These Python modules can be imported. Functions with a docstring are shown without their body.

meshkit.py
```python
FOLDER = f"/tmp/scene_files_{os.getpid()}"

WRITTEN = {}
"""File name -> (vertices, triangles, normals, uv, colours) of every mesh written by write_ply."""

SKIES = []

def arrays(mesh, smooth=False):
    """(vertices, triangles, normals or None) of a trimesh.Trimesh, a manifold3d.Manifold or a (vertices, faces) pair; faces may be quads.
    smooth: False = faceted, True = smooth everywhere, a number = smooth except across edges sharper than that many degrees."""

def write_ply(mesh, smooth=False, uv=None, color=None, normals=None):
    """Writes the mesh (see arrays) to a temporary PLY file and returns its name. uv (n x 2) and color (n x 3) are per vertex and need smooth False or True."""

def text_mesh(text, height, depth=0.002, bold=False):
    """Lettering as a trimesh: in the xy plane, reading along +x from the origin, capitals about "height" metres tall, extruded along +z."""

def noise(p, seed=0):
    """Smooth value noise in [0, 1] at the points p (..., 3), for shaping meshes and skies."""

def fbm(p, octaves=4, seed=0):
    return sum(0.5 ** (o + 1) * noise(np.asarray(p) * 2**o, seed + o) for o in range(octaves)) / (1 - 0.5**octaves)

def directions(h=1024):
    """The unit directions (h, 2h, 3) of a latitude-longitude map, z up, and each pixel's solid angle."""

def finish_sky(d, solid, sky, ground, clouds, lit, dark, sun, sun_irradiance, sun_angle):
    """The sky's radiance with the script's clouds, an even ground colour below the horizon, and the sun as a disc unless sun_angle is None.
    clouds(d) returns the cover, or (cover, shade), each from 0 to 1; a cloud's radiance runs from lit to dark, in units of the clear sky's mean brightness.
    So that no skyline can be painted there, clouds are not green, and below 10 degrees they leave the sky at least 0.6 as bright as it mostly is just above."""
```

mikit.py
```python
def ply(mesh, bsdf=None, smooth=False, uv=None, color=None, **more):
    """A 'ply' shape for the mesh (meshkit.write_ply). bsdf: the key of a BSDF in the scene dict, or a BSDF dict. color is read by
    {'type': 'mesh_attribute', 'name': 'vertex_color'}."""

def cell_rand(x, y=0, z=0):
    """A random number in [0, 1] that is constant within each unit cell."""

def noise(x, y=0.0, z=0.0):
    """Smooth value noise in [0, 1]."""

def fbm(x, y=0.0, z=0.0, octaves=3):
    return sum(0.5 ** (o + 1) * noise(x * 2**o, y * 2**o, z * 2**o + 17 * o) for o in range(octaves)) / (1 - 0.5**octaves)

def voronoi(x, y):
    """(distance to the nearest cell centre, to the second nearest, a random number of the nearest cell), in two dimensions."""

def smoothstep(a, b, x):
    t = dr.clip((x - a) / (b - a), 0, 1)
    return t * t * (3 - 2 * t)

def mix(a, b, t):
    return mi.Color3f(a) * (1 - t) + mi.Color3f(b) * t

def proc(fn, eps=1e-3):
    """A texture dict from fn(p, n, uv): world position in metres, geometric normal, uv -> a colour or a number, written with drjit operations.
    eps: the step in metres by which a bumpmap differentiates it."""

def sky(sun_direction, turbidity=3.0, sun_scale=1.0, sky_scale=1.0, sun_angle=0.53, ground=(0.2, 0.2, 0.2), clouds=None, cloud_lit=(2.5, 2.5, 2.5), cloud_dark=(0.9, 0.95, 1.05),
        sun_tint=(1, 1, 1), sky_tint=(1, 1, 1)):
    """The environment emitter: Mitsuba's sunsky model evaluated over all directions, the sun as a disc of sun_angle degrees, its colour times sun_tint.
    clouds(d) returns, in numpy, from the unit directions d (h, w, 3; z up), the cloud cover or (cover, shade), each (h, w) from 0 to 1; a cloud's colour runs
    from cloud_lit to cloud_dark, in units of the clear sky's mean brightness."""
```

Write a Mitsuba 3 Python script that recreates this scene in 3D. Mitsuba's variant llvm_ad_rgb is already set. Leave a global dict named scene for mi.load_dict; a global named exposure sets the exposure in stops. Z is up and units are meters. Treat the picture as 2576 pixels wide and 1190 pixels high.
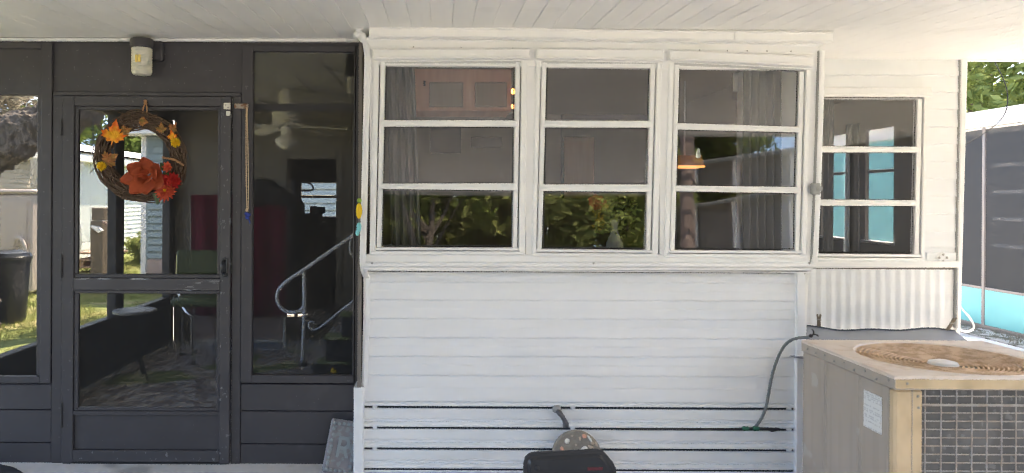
import math
import numpy as np, trimesh, drjit as dr, mitsuba as mi, mikit, meshkit
from mikit import noise, fbm, voronoi, cell_rand, smoothstep, mix, proc

T = mi.ScalarTransform4f
rng = np.random.default_rng(7)
# ------------------------------------------------------------------ camera, sky, exposure
H, F, CX, CY, ROLL = 1.50, 1874.0, 1110.0, 500.0, 0.005      # eye height; elevation drawing scale and origin
scene, labels = {}, {}
scene['camera'] = {'type': 'perspective', 'fov': 2 * math.degrees(math.atan(1288 / F)), 'fov_axis': 'x', 'near_clip': 0.05, 'far_clip': 600.0,
                   'principal_point_offset_x': (1288 - CX) / 2576, 'principal_point_offset_y': (595 - CY) / 1190,
                   'to_world': T().look_at(origin=[0, 0, H], target=[0, 10, H], up=[-ROLL, 0, 1])}


def sky_clouds(d):
    n = meshkit.fbm(d / np.maximum(d[..., 2:3] + 0.25, 0.1) * 1.6, 5, 3)
    c = np.clip((n - 0.47) * 5, 0, 1)
    return c, np.clip((n - 0.62) * 3, 0, 1)


scene['sky'] = mikit.sky([0.17, 0.46, 0.87], turbidity=3, sun_scale=1.0, clouds=sky_clouds, ground=(0.12, 0.12, 0.11), sky_tint=(.96, 1.0, 1.08), cloud_lit=(2.6, 2.65, 2.75))
exposure = 4.2

# ------------------------------------------------------------------ helpers


def P(px, py, D):
    dx, dy = (px - CX) / F, (CY - py) / F
    return np.array([D * (dx - ROLL * dy), D, H + D * (dy + ROLL * dx)])


def X(px, D): return (px - CX) / F * D
def Z(py, D): return H + (CY - py) / F * D


def num(k):
    if k not in scene and not any(q.startswith(k + '__') for q in KEYS): KEYS.add(k); return k
    i = 1
    while f'{k}_{i:03d}' in KEYS or f'{k}_{i:03d}' in scene: i += 1
    k = f'{k}_{i:03d}'
    KEYS.add(k)
    return k


KEYS = set()
COUNT = {}


def newkey(k):
    c = COUNT.get(k, 0)
    COUNT[k] = c + 1
    return k if c == 0 else f'{k}_{c:03d}'


def obj(name, mesh, mat, parent=None, smooth=False, uv=None, kind=None, label=None, **more):
    k = newkey(f'{parent}__{name}' if parent else name)
    scene[k] = mikit.ply(mesh, mat, smooth=smooth, uv=uv, **more)
    if kind or label:
        labels[k] = {}
        if kind: labels[k]['kind'] = kind
        if label: labels[k]['label'] = label
    return k


def thing(name, label, cat, group=None):
    k = newkey(name)
    labels[k] = {'label': label, 'category': cat}
    if group: labels[k]['group'] = group
    return k


def tag(k, label, cat, group=None):
    labels.setdefault(k, {}).update({'label': label, 'category': cat})
    if group: labels[k]['group'] = group
    return k


def sub(parent, name): return newkey(f'{parent}__{name}')


def cat(ms): return trimesh.util.concatenate(ms)


def raw(v, f): return trimesh.Trimesh(np.asarray(v, float), np.asarray(f), process=False)


def poly_inset(p, b):
    p = np.asarray(p, float)
    a = 0.5 * np.sum(p[:, 0] * np.roll(p[:, 1], -1) - np.roll(p[:, 0], -1) * p[:, 1])
    s = 1 if a > 0 else -1
    e = np.roll(p, -1, 0) - p
    e /= np.linalg.norm(e, axis=1, keepdims=True)
    n = s * np.stack([-e[:, 1], e[:, 0]], 1)
    m = n + np.roll(n, 1, 0)
    m /= np.maximum((m * n).sum(1, keepdims=True), 0.3)
    return p + m * b


def extr(poly, y0, y1, bev=0.0):
    """polygon in (x,z) extruded from y0 (front, towards the camera) to y1; its front edge chamfered."""
    p = np.asarray(poly, float)
    a = 0.5 * np.sum(p[:, 0] * np.roll(p[:, 1], -1) - np.roll(p[:, 0], -1) * p[:, 1])
    if a < 0: p = p[::-1]
    n = len(p)
    rings = [(p, y1), (p, y0)] if bev <= 0 else [(p, y1), (p, y0 + bev), (poly_inset(p, bev), y0)]
    v = np.vstack([np.column_stack([q[:, 0], np.full(n, y), q[:, 1]]) for q, y in rings])
    f = []
    for r in range(len(rings) - 1):
        for i in range(n):
            j = (i + 1) % n
            f += [[r * n + i, r * n + j, (r + 1) * n + j], [r * n + i, (r + 1) * n + j, (r + 1) * n + i]]
    from shapely.geometry import Polygon
    q = rings[-1][0]
    if n <= 4 or Polygon(q).convex_hull.area < Polygon(q).area * 1.0001:
        tri = [[0, i, i + 1] for i in range(1, n - 1)]
    else:
        tv, tf = trimesh.creation.triangulate_polygon(Polygon(q), engine='earcut')
        idx = [int(np.argmin(((q - t) ** 2).sum(1))) for t in tv]
        tri = []
        for t in tf:
            t = [idx[k] for k in t]
            e1, e2 = q[t[1]] - q[t[0]], q[t[2]] - q[t[0]]
            c = e1[0] * e2[1] - e1[1] * e2[0]
            tri.append(t if c > 0 else t[::-1])
    o = (len(rings) - 1) * n
    f += [[o + t[0], o + t[1], o + t[2]] for t in tri]
    f += [[t[0], t[2], t[1]] for t in tri]
    m = raw(v, f)
    if m.volume < 0: m.invert()
    return m


def rect(px0, px1, py0, py1, D):
    return [(X(px0, D), Z(py1, D)), (X(px1, D), Z(py1, D)), (X(px1, D), Z(py0, D)), (X(px0, D), Z(py0, D))]


def quad(pts, D): return [(P(a, b, D)[0], P(a, b, D)[2]) for a, b in pts]


def cbox(x0, x1, y0, y1, z0, z1, b=0.004):
    b = min(b, 0.45 * min(x1 - x0, y1 - y0, z1 - z0))
    if b <= 0: return trimesh.creation.box(bounds=[[x0, y0, z0], [x1, y1, z1]])
    v = []
    for sx in (0, 1):
        for sy in (0, 1):
            for sz in (0, 1):
                c = np.array([(x0, x1)[sx], (y0, y1)[sy], (z0, z1)[sz]], float)
                d = np.array([1 - 2 * sx, 1 - 2 * sy, 1 - 2 * sz]) * b
                for k in range(3):
                    q = c + d
                    q[k] = c[k]
                    v.append(q)
    h = trimesh.convex.convex_hull(np.array(v))
    return raw(h.vertices, h.faces)


def prism_x(poly_yz, x0, x1):
    """profile in (y,z), extruded along x."""
    m = extr(poly_yz, 0, 1)
    v = np.array(m.vertices)
    w = np.column_stack([x0 + v[:, 1] * (x1 - x0), v[:, 0], v[:, 2]])
    m = raw(w, m.faces[:, ::-1])
    if m.volume < 0: m.invert()
    return m


def prism_y(poly_xz, y0, y1): return extr(poly_xz, y0, y1)


def prism_z(poly_xy, z0, z1, bev=0.0):
    m = extr(poly_xy, 0, z1 - z0, bev)
    v = np.array(m.vertices)
    w = np.column_stack([v[:, 0], v[:, 2], z1 - v[:, 1]])
    m = raw(w, m.faces)
    if m.volume < 0: m.invert()
    return m


def tube(pts, r, n=8, cap=True, closed=False):
    p = np.asarray(pts, float)
    r = np.broadcast_to(r, (len(p),)).astype(float)
    t = np.roll(p, -1, 0) - np.roll(p, 1, 0) if closed else np.gradient(p, axis=0)
    t /= np.linalg.norm(t, axis=1, keepdims=True) + 1e-12
    a = np.cross(t[0], [0, 0, 1.0] if abs(t[0][2]) < 0.9 else [1.0, 0, 0])
    a /= np.linalg.norm(a)
    A = []
    for k in range(len(p)):
        a = a - t[k] * np.dot(a, t[k])
        a /= np.linalg.norm(a) + 1e-12
        A.append(a)
    A = np.array(A)
    B = np.cross(t, A)
    ang = np.arange(n) * 2 * np.pi / n
    v = (p[:, None] + r[:, None, None] * (np.cos(ang)[None, :, None] * A[:, None] + np.sin(ang)[None, :, None] * B[:, None])).reshape(-1, 3)
    f = []
    m = len(p)
    for i in range(m if closed else m - 1):
        i2 = (i + 1) % m
        for j in range(n):
            k = (j + 1) % n
            f += [[i * n + j, i * n + k, i2 * n + k], [i * n + j, i2 * n + k, i2 * n + j]]
    if cap and not closed:
        v = np.vstack([v, p[0], p[-1]])
        c0, c1 = m * n, m * n + 1
        for j in range(n):
            k = (j + 1) % n
            f += [[c0, k, j], [c1, (m - 1) * n + j, (m - 1) * n + k]]
    return raw(v, f)


def spline(pts, n=40):
    from scipy.interpolate import CubicSpline
    p = np.asarray(pts, float)
    s = np.r_[0, np.cumsum(np.linalg.norm(np.diff(p, axis=0), axis=1))]
    return CubicSpline(s, p)(np.linspace(0, s[-1], n))


def lathe(prof, n=32, c=(0, 0, 0)):
    p = np.asarray(prof, float)
    ang = np.arange(n) * 2 * np.pi / n
    v = np.stack([p[:, :1] * np.cos(ang), p[:, :1] * np.sin(ang), np.repeat(p[:, 1:2], n, 1)], -1).reshape(-1, 3) + np.array(c)
    f = []
    for i in range(len(p) - 1):
        for j in range(n):
            k = (j + 1) % n
            f += [[i * n + j, i * n + k, (i + 1) * n + k], [i * n + j, (i + 1) * n + k, (i + 1) * n + j]]
    m = raw(v, f)
    return m


def moved(m, R=None, t=(0, 0, 0), s=1.0):
    v = np.array(m.vertices) * s
    if R is not None: v = v @ np.asarray(R).T
    return raw(v + np.array(t), m.faces)


def rot(axis, deg): return trimesh.transformations.rotation_matrix(math.radians(deg), axis)[:3, :3]


def sphere(c, r, sub_=2, scale=(1, 1, 1)):
    m = trimesh.creation.icosphere(sub_, 1.0)
    return raw(np.array(m.vertices) * np.array(scale) * r + np.array(c), m.faces)


# ------------------------------------------------------------------ materials


def mat(name, base, rough=0.5, spec=0.5, metal=0.0, bump=None, two=True, **kw):
    d = {'type': 'principled', 'base_color': base if isinstance(base, dict) else {'type': 'rgb', 'value': list(base)}, 'roughness': rough, 'specular': spec, 'metallic': metal, **kw}
    if bump: d = {'type': 'bumpmap', 'scale': 1.0, 'arbitrary': bump, 'bsdf': d}
    scene[name] = {'type': 'twosided', 'bsdf': d} if two else d
    return name


def C(*c): return mi.Color3f(*c)


def f_white(p, n, uv):
    streak = fbm(p.x * 3.1, p.y * 3.0, p.z * 22.0, 4)
    cloud = fbm(p.x * 1.7 + 9, p.y * 1.3, p.z * 1.9, 3)
    drip = smoothstep(0.62, 0.82, noise(p.x * 34.0, p.y * 9.0, p.z * 1.3))
    k = smoothstep(0.5, 0.85, streak) * 0.10 + smoothstep(0.5, 0.8, cloud) * 0.07 + drip * 0.04
    return mix(C(.75, .758, .77), C(.52, .515, .50), k)


def f_trim(p, n, uv):
    d = fbm(p.x * 8, p.y * 8, p.z * 8, 3)
    s = smoothstep(.60, .75, fbm(p.x * 2.2, 1.0, p.z * 2.2 + 5, 3))
    return mix(C(.765, .762, .755), C(.57, .555, .525), smoothstep(.55, .85, d) * .12 + s * .12)


def f_ceil(p, n, uv):
    d = fbm(p.x * 1.1, p.y * 1.4, 3.0, 4)
    s = fbm(p.x * 30, p.y * 2.5, 1.0, 2)
    st = smoothstep(.70, .80, fbm(p.x * 5 + 4, p.y * 5, 8.0, 3))
    return mix(C(.745, .735, .715), C(.55, .535, .505), smoothstep(.45, .8, d) * .25 + smoothstep(.6, .9, s) * .06 + st * .15)


def f_black(p, n, uv):
    d = fbm(p.x * 4, p.y * 4, p.z * 2.3, 4)
    dust = smoothstep(.55, .8, fbm(p.x * 14, p.y * 14, p.z * 9, 3))
    speck = smoothstep(.90, .94, noise(p.x * 90, p.y * 90, p.z * 55))
    return mix(C(.043, .0405, .046), C(.066, .063, .069), d * .7 + dust * .3) + C(.1, .1, .1) * speck * .35


def f_scratch(p, n, uv):
    base = mix(C(.043, .0405, .046), C(.066, .063, .069), fbm(p.x * 5, 1.0, p.z * 5, 3))
    s = fbm(p.x * 22, 3.0, p.z * 95, 4)
    big = smoothstep(.42, .62, fbm(p.x * 5 + 3, 2.0, p.z * 12, 3))
    band = smoothstep(.545, .62, s) * big
    return mix(base, C(.42, .43, .44), band * .8)


def f_worn(p, n, uv):
    base = mix(C(.043, .0405, .046), C(.066, .063, .069), fbm(p.x * 5, 1.0, p.z * 5, 3))
    s = smoothstep(.72, .78, fbm(p.x * 60, 3.0, p.z * 30, 3))
    return mix(base, C(.30, .31, .32), s * .4)


mat('m_white', proc(f_white), 0.34, 0.5)
mat('m_trim', proc(f_trim), 0.42, 0.5)
mat('m_ceiling', proc(f_ceil), 0.45, 0.4)
mat('m_black', proc(f_black), 0.42, 0.45)
mat('m_scratched', proc(f_scratch), 0.42, 0.5)
mat('m_worn', proc(f_worn), 0.42, 0.5)
mat('m_gasket', (.045, .045, .048), .6, .3)
mat('m_slot', (.03, .04, .05), .7, .2)
scene['m_glass'] = {'type': 'thindielectric', 'int_ior': 1.64}
scene['m_screen'] = {'type': 'mask', 'opacity': 0.20, 'bsdf': {'type': 'twosided', 'bsdf': {'type': 'diffuse', 'reflectance': {'type': 'rgb', 'value': [.055, .055, .055]}}}}


def f_conc(p, n, uv):
    d = fbm(p.x * 1.3, p.y * 1.3, 0.0, 4)
    g = fbm(p.x * 60, p.y * 60, 0.0, 2)
    st = smoothstep(.58, .75, fbm(p.x * 3 + 7, p.y * 3, 4.0, 4))
    return mix(C(.58, .565, .545), C(.44, .43, .415), d * .7 + g * .25) * (1 - .35 * st)


def f_grass(p, n, uv):
    d = fbm(p.x * 2.3, p.y * 2.3, 0.0, 4)
    g = fbm(p.x * 25, p.y * 25, 2.0, 3)
    return mix(C(.12, .155, .045), C(.27, .23, .12), smoothstep(.4, .72, d) * .6 + g * .35)


def f_soil(p, n, uv):
    d = fbm(p.x * 9, p.y * 9, 0.0, 4)
    return mix(C(.34, .32, .30), C(.12, .11, .09), smoothstep(.42, .68, d))


mat('m_concrete', proc(f_conc), .85, .25, bump=proc(lambda p, n, uv: .004 * fbm(p.x * 45, p.y * 45, 0, 3)))
mat('m_grass', proc(f_grass), .9, .1)
mat('m_soil', proc(f_soil), .95, .1)


def leafmat(name, a, b, tr=.6):
    fn = lambda p, n, uv: mix(C(*a), C(*b), cell_rand(p.x * 6, p.y * 6, p.z * 6) * .6 + noise(p.x * .9, p.y * .9, p.z * .9) * .4)
    scene[name] = {'type': 'principledthin', 'base_color': proc(fn), 'roughness': .5, 'spec_trans': 0.0, 'diff_trans': tr, 'eta': 1.4}
    return name


leafmat('m_leaf_dark', (.030, .055, .014), (.075, .11, .025))
leafmat('m_leaf_mid', (.08, .13, .03), (.18, .22, .05))
leafmat('m_leaf_pale', (.15, .20, .06), (.32, .34, .12))
leafmat('m_moss', (.16, .14, .10), (.28, .25, .19), .4)
leafmat('m_blade', (.17, .22, .055), (.33, .33, .12), .8)


def f_bark(p, n, uv):
    r = fbm(p.x * 9, p.y * 9, p.z * 4, 4)
    c = smoothstep(.4, .6, fbm(p.x * 30, p.y * 30, p.z * 14, 3))
    return mix(C(.040, .032, .028), C(.19, .165, .14), r * .45 + c * .45)


mat('m_bark', proc(f_bark), .9, .15)
mat('m_leafwood', (.10, .07, .05), .8, .2)

# AC unit
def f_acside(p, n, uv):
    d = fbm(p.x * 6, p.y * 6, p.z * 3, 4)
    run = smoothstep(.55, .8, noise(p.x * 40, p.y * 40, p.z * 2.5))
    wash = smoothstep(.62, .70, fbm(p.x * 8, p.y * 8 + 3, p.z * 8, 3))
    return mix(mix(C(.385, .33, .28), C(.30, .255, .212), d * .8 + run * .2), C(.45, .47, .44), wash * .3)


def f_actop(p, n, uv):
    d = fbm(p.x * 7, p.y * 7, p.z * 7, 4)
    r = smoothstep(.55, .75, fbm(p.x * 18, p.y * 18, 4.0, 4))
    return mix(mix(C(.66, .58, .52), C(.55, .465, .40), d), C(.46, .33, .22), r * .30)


def f_acfront(p, n, uv):
    d = fbm(p.x * 9, p.y * 5, p.z * 5, 4)
    return mix(C(.56, .425, .265), C(.44, .325, .19), smoothstep(.35, .75, d))


def f_rust(p, n, uv):
    d = fbm(p.x * 30, p.y * 30, p.z * 30, 3)
    return mix(C(.68, .51, .36), C(.50, .34, .22), smoothstep(.35, .7, d))


def f_wire(p, n, uv):
    d = fbm(p.x * 22, p.y * 22, p.z * 22, 3)
    return mix(C(.34, .315, .295), C(.31, .265, .23), smoothstep(.45, .65, d))


def f_fin(p, n, uv):
    d = smoothstep(.4, .75, fbm(p.x * 14, p.y * 4, p.z * 9, 4))
    s = smoothstep(.80, .88, noise(p.x * 60, 1.0, p.z * 40))
    return mix(C(.15, .142, .135), C(.20, .19, .18), d) + C(.15, .15, .15) * s * .4


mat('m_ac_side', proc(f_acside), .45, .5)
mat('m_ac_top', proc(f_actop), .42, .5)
mat('m_ac_front', proc(f_acfront), .5, .5)
mat('m_rust', proc(f_rust), .75, .3)
mat('m_wire', proc(f_wire), .6, .4)
mat('m_fin', proc(f_fin), .7, .3)
mat('m_motor', (.62, .60, .58), .35, .5)


def f_sticker(p, n, uv):
    row = dr.floor(p.z * 120)
    on = smoothstep(.35, .4, cell_rand(p.y * 160, row, 1)) * smoothstep(.3, .35, p.z * 120 - row) * smoothstep(.25, .3, cell_rand(row, 3, 4))
    return mix(C(.62, .62, .61), C(.36, .36, .37), on * .55)


mat('m_sticker', proc(f_sticker), .5, .4)
mat('m_screw', (.30, .28, .26), .4, .5, .6)
mat('m_chrome', (.75, .75, .77), .12, .5, 1.0)
mat('m_rail', (.72, .72, .74), .4, .5)
mat('m_plastic_black', (.022, .024, .029), .28, .5)
mat('m_rubber', (.035, .035, .038), .6, .3)
mat('m_hose', (.13, .145, .15), .45, .5)
mat('m_green_plastic', (.02, .13, .075), .4, .5)
mat('m_brass_dark', (.10, .10, .11), .4, .5, .5)
mat('m_tarp', proc(lambda p, n, uv: mix(C(.22, .235, .27), C(.17, .18, .21), fbm(p.x * 4, p.y * 6, p.z * 6, 4))), .38, .5)
mat('m_white_plastic', (.80, .80, .79), .35, .5)
mat('m_offwhite', (.66, .64, .56), .5, .4)
mat('m_fan_white', (.78, .76, .68), .55, .3)
mat('m_wood_grey', proc(lambda p, n, uv: mix(C(.24, .20, .155), C(.13, .105, .08), fbm(p.x * 40, p.y * 40, p.z * 3, 4))), .9, .15)
mat('m_wood_pink', proc(lambda p, n, uv: mix(C(.40, .29, .24), C(.25, .17, .13), fbm(p.x * 6, p.y * 30, p.z * 40, 4))), .85, .15)
mat('m_yellow', (.72, .48, .02), .6, .3)
mat('m_red_petal', proc(lambda p, n, uv: mix(C(.55, .045, .03), C(.30, .015, .02), fbm(p.x * 50, p.y * 50, p.z * 50, 2))), .55, .3)
mat('m_orange_petal', proc(lambda p, n, uv: mix(C(.50, .125, .05), C(.27, .048, .022), fbm(p.x * 26, p.y * 26, p.z * 26, 3))), .6, .3)
mat('m_coral_petal', proc(lambda p, n, uv: mix(C(.60, .12, .05), C(.42, .05, .03), fbm(p.x * 60, p.y * 60, p.z * 60, 2))), .6, .3)
mat('m_maple', proc(lambda p, n, uv: mix(C(.72, .36, .02), C(.62, .11, .01), smoothstep(.15, .75, uv.x + .35 * (noise(p.x * 60, p.y * 60, p.z * 60) - .5)))), .6, .3)
mat('m_brown_leaf', proc(lambda p, n, uv: mix(C(.36, .12, .05), C(.20, .14, .04), noise(p.x * 50, p.y * 50, p.z * 50))), .7, .2)
mat('m_vine', proc(lambda p, n, uv: mix(C(.055, .036, .026), C(.145, .10, .07), fbm(p.x * 45, p.y * 45, p.z * 45, 3))), .85, .2)
mat('m_twig', (.33, .18, .09), .8, .2)
mat('m_cord', (.48, .36, .24), .8, .2)
mat('m_blue_tag', (.03, .05, .25), .5, .3)
mat('m_rusty_steel', proc(lambda p, n, uv: mix(C(.30, .26, .22), C(.20, .09, .04), smoothstep(.4, .6, fbm(p.x * 60, p.y * 60, p.z * 60, 3)))), .6, .4)
mat('m_grey_metal', (.30, .30, .29), .45, .5, .2)
mat('m_jar', (.58, .56, .47), .2, .5)
mat('m_bulb_amber', (.80, .62, .16), .4, .5)


def f_stone(p, n, uv):
    d = fbm(p.x * 28, p.y * 28, p.z * 28, 4)
    v = smoothstep(.52, .66, fbm(p.x * 45 + 3, p.y * 45, p.z * 45, 3))
    return mix(mix(C(.27, .255, .265), C(.19, .18, .19), d), C(.26, .33, .34), v * .4)


mat('m_plaque', proc(f_stone), .8, .2, bump=proc(lambda p, n, uv: .002 * fbm(p.x * 120, p.y * 120, p.z * 120, 2)))
mat('m_cement', proc(lambda p, n, uv: mix(C(.30, .275, .24), C(.19, .17, .145), fbm(p.x * 60, p.y * 60, p.z * 60, 3))), .9, .15)
mat('m_pebble_white', (.66, .64, .60), .5, .4)
mat('m_pebble_pink', (.62, .33, .23), .5, .4)
mat('m_pebble_tan', (.42, .34, .27), .5, .4)

# screen room inside
mat('m_room_wall', proc(lambda p, n, uv: mix(C(.24, .22, .19), C(.18, .165, .14), fbm(p.x * 30, 1.0, p.z * 2, 3))), .6, .3)
mat('m_room_ceiling', proc(lambda p, n, uv: mix(C(.50, .49, .47), C(.40, .39, .37), fbm(p.x * 3, p.y * 1, 1.0, 3))), .5, .3)


def f_rug(p, n, uv):
    q = voronoi(p.x * 36 + 1.2 * noise(p.x * 9, p.y * 5, 0), p.y * 15 + 1.2 * noise(p.x * 9 + 5, p.y * 9, 0))
    leaf = smoothstep(.60, .64, fbm(p.x * 2.2 + 3, p.y * 2.6, 2.0, 2))
    vein = smoothstep(.62, .7, noise(p.x * 9 + p.y * 7, p.y * 16 - p.x * 3, 1.0))
    dots = mix(C(.15, .12, .115), C(.40, .37, .34), smoothstep(.1, .9, q[2]))
    return mix(dots, mix(C(.14, .17, .07), C(.36, .35, .20), vein), leaf)


mat('m_rug', proc(f_rug), .95, .05)
mat('m_maroon', proc(lambda p, n, uv: mix(C(.125, .012, .034), C(.075, .009, .022), fbm(p.x * 12, 1.0, p.z * 3, 3))), .9, .1)
mat('m_green_vinyl', (.075, .105, .04), .4, .5)
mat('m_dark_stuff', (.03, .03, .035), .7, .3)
mat('m_dark_wood', (.045, .03, .025), .5, .4)
mat('m_red_cloth', (.22, .02, .03), .9, .1)
mat('m_inner_light', (.62, .70, .74), .6, .3)
mat('m_amber_shade', proc(lambda p, n, uv: mix(C(.55, .22, .06), C(.34, .12, .03), noise(p.x * 20, p.y * 20, p.z * 12))), .5, .4)

# home interior
mat('m_cabinet', proc(lambda p, n, uv: mix(C(.40, .22, .165), C(.32, .165, .12), fbm(p.x * 40, p.y * 2, p.z * 3, 3))), .5, .4)
mat('m_cabinet_panel', proc(lambda p, n, uv: mix(C(.20, .17, .15), C(.15, .125, .11), fbm(p.x * 40, p.y * 2, p.z * 3, 3))), .5, .4)
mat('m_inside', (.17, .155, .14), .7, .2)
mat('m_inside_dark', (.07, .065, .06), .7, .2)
mat('m_curtain', (.125, .125, .122), .9, .1)
mat('m_counter', (.30, .25, .22), .5, .4)

# neighbours
mat('m_turquoise', proc(lambda p, n, uv: mix(C(.21, .56, .58), C(.17, .48, .50), fbm(p.x * 3, p.y * 3, p.z * 3, 3))), .5, .4)
scene['m_neighbour_screen'] = {'type': 'mask', 'opacity': 0.44, 'bsdf': {'type': 'twosided', 'bsdf': {'type': 'diffuse', 'reflectance': {'type': 'rgb', 'value': [.115, .12, .125]}}}}
mat('m_fascia', (.80, .79, .77), .45, .4)
mat('m_neighbour_post', (.27, .245, .23), .5, .4)
mat('m_neighbour_dark', (.13, .13, .14), .6, .3)
mat('m_pale_blue', (.26, .32, .335), .6, .3)
mat('m_tan_siding', (.46, .40, .31), .6, .3)
mat('m_house_white', (.66, .69, .69), .6, .3)
mat('m_pink_skirt', (.40, .31, .28), .8, .2)
mat('m_shed', (.50, .44, .40), .55, .3)
mat('m_carport_dark', (.20, .19, .18), .7, .2)
mat('m_car_paint', (.03, .032, .04), .2, .5)
mat('m_car_glass', (.03, .035, .04), .05, .6)
mat('m_palm', proc(lambda p, n, uv: mix(C(.26, .21, .19), C(.16, .125, .11), noise(p.x * 6, p.y * 6, p.z * 55))), .9, .1)

# ------------------------------------------------------------------ depths of the front, ground
DB, DL, DW, DG, DR = 4.20, 4.06, 3.97, 3.85, 4.85       # black screen wall, lower siding, bay windows, gutter, right wall


def ceil_z(y): return 2.396 + 0.04 * (y - 4.2)


def sheet(x0, x1, y0, y1, z, th=0.05): return trimesh.creation.box(bounds=[[x0, y0, z - th], [x1, y1, z]])


obj('lawn', trimesh.creation.box(bounds=[[-260, -260, -0.3], [260, 260, -0.045]]), 'm_grass', kind='structure')
obj('concrete_slab', sheet(-4.06, 5.95, 2.6, 14.5, 0, 0.12), 'm_concrete', kind='structure')
obj('driveway', sheet(-.6, 5.95, -26, 2.595, -.004, 0.12), 'm_concrete', kind='structure')
m_ = trimesh.creation.box(bounds=[[5.95, 2, -0.1], [6.6, 20, 0.012]])
obj('soil_strip', m_, 'm_soil', kind='structure')
obj('asphalt_drive', sheet(-13, -.605, -26, 2.595, -.006, 0.12), 'm_asphalt', kind='structure')
mat('m_asphalt', proc(lambda p, n, uv: mix(C(.12, .12, .122), C(.07, .07, .072), fbm(p.x * 3, p.y * 3, 0, 4))), .9, .2)
obj('street', sheet(-60, 60, -34, -26, -0.03, .1), 'm_carport_dark', kind='structure')

# ------------------------------------------------------------------ carport roof
roof = thing('carport_roof', 'white ribbed metal carport roof overhead, seen from below', 'roof')
W_ = 0.1033
x = -4.6
i = 0
while x < 5.3:
    x1 = x + W_
    xm = (x + x1) / 2
    ye = 4.30 if xm < -0.47 else (4.10 if xm < 1.98 else (4.98 if xm < 3.42 else 4.86))
    y0 = -0.2
    g = 0.0012 if i % 3 else 0.0030
    prof = [(x + .0004, .0), (x + .0004, -.016 + g), (x + g, -.016), (x1 - g, -.016), (x1 - .0004, -.016 + g), (x1 - .0004, 0)]
    m = prism_y(prof, y0, ye)
    v = np.array(m.vertices)
    v[:, 2] += ceil_z(v[:, 1]) + 0.016
    obj('roof_board', raw(v, m.faces), 'm_ceiling', roof)
    x = x1
    i += 1
m = trimesh.creation.box(bounds=[[-4.6, -.2, 0], [5.34, 4.85, 0.06]])
v = np.array(m.vertices); v[:, 2] += ceil_z(v[:, 1]) + 0.018
obj('top_skin', raw(v, m.faces), 'm_fascia', roof)
obj('front_fascia', cbox(-4.62, 5.36, -.24, -.205, ceil_z(-.2) - .02, ceil_z(-.2) + .13, .004), 'm_fascia', roof)
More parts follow.
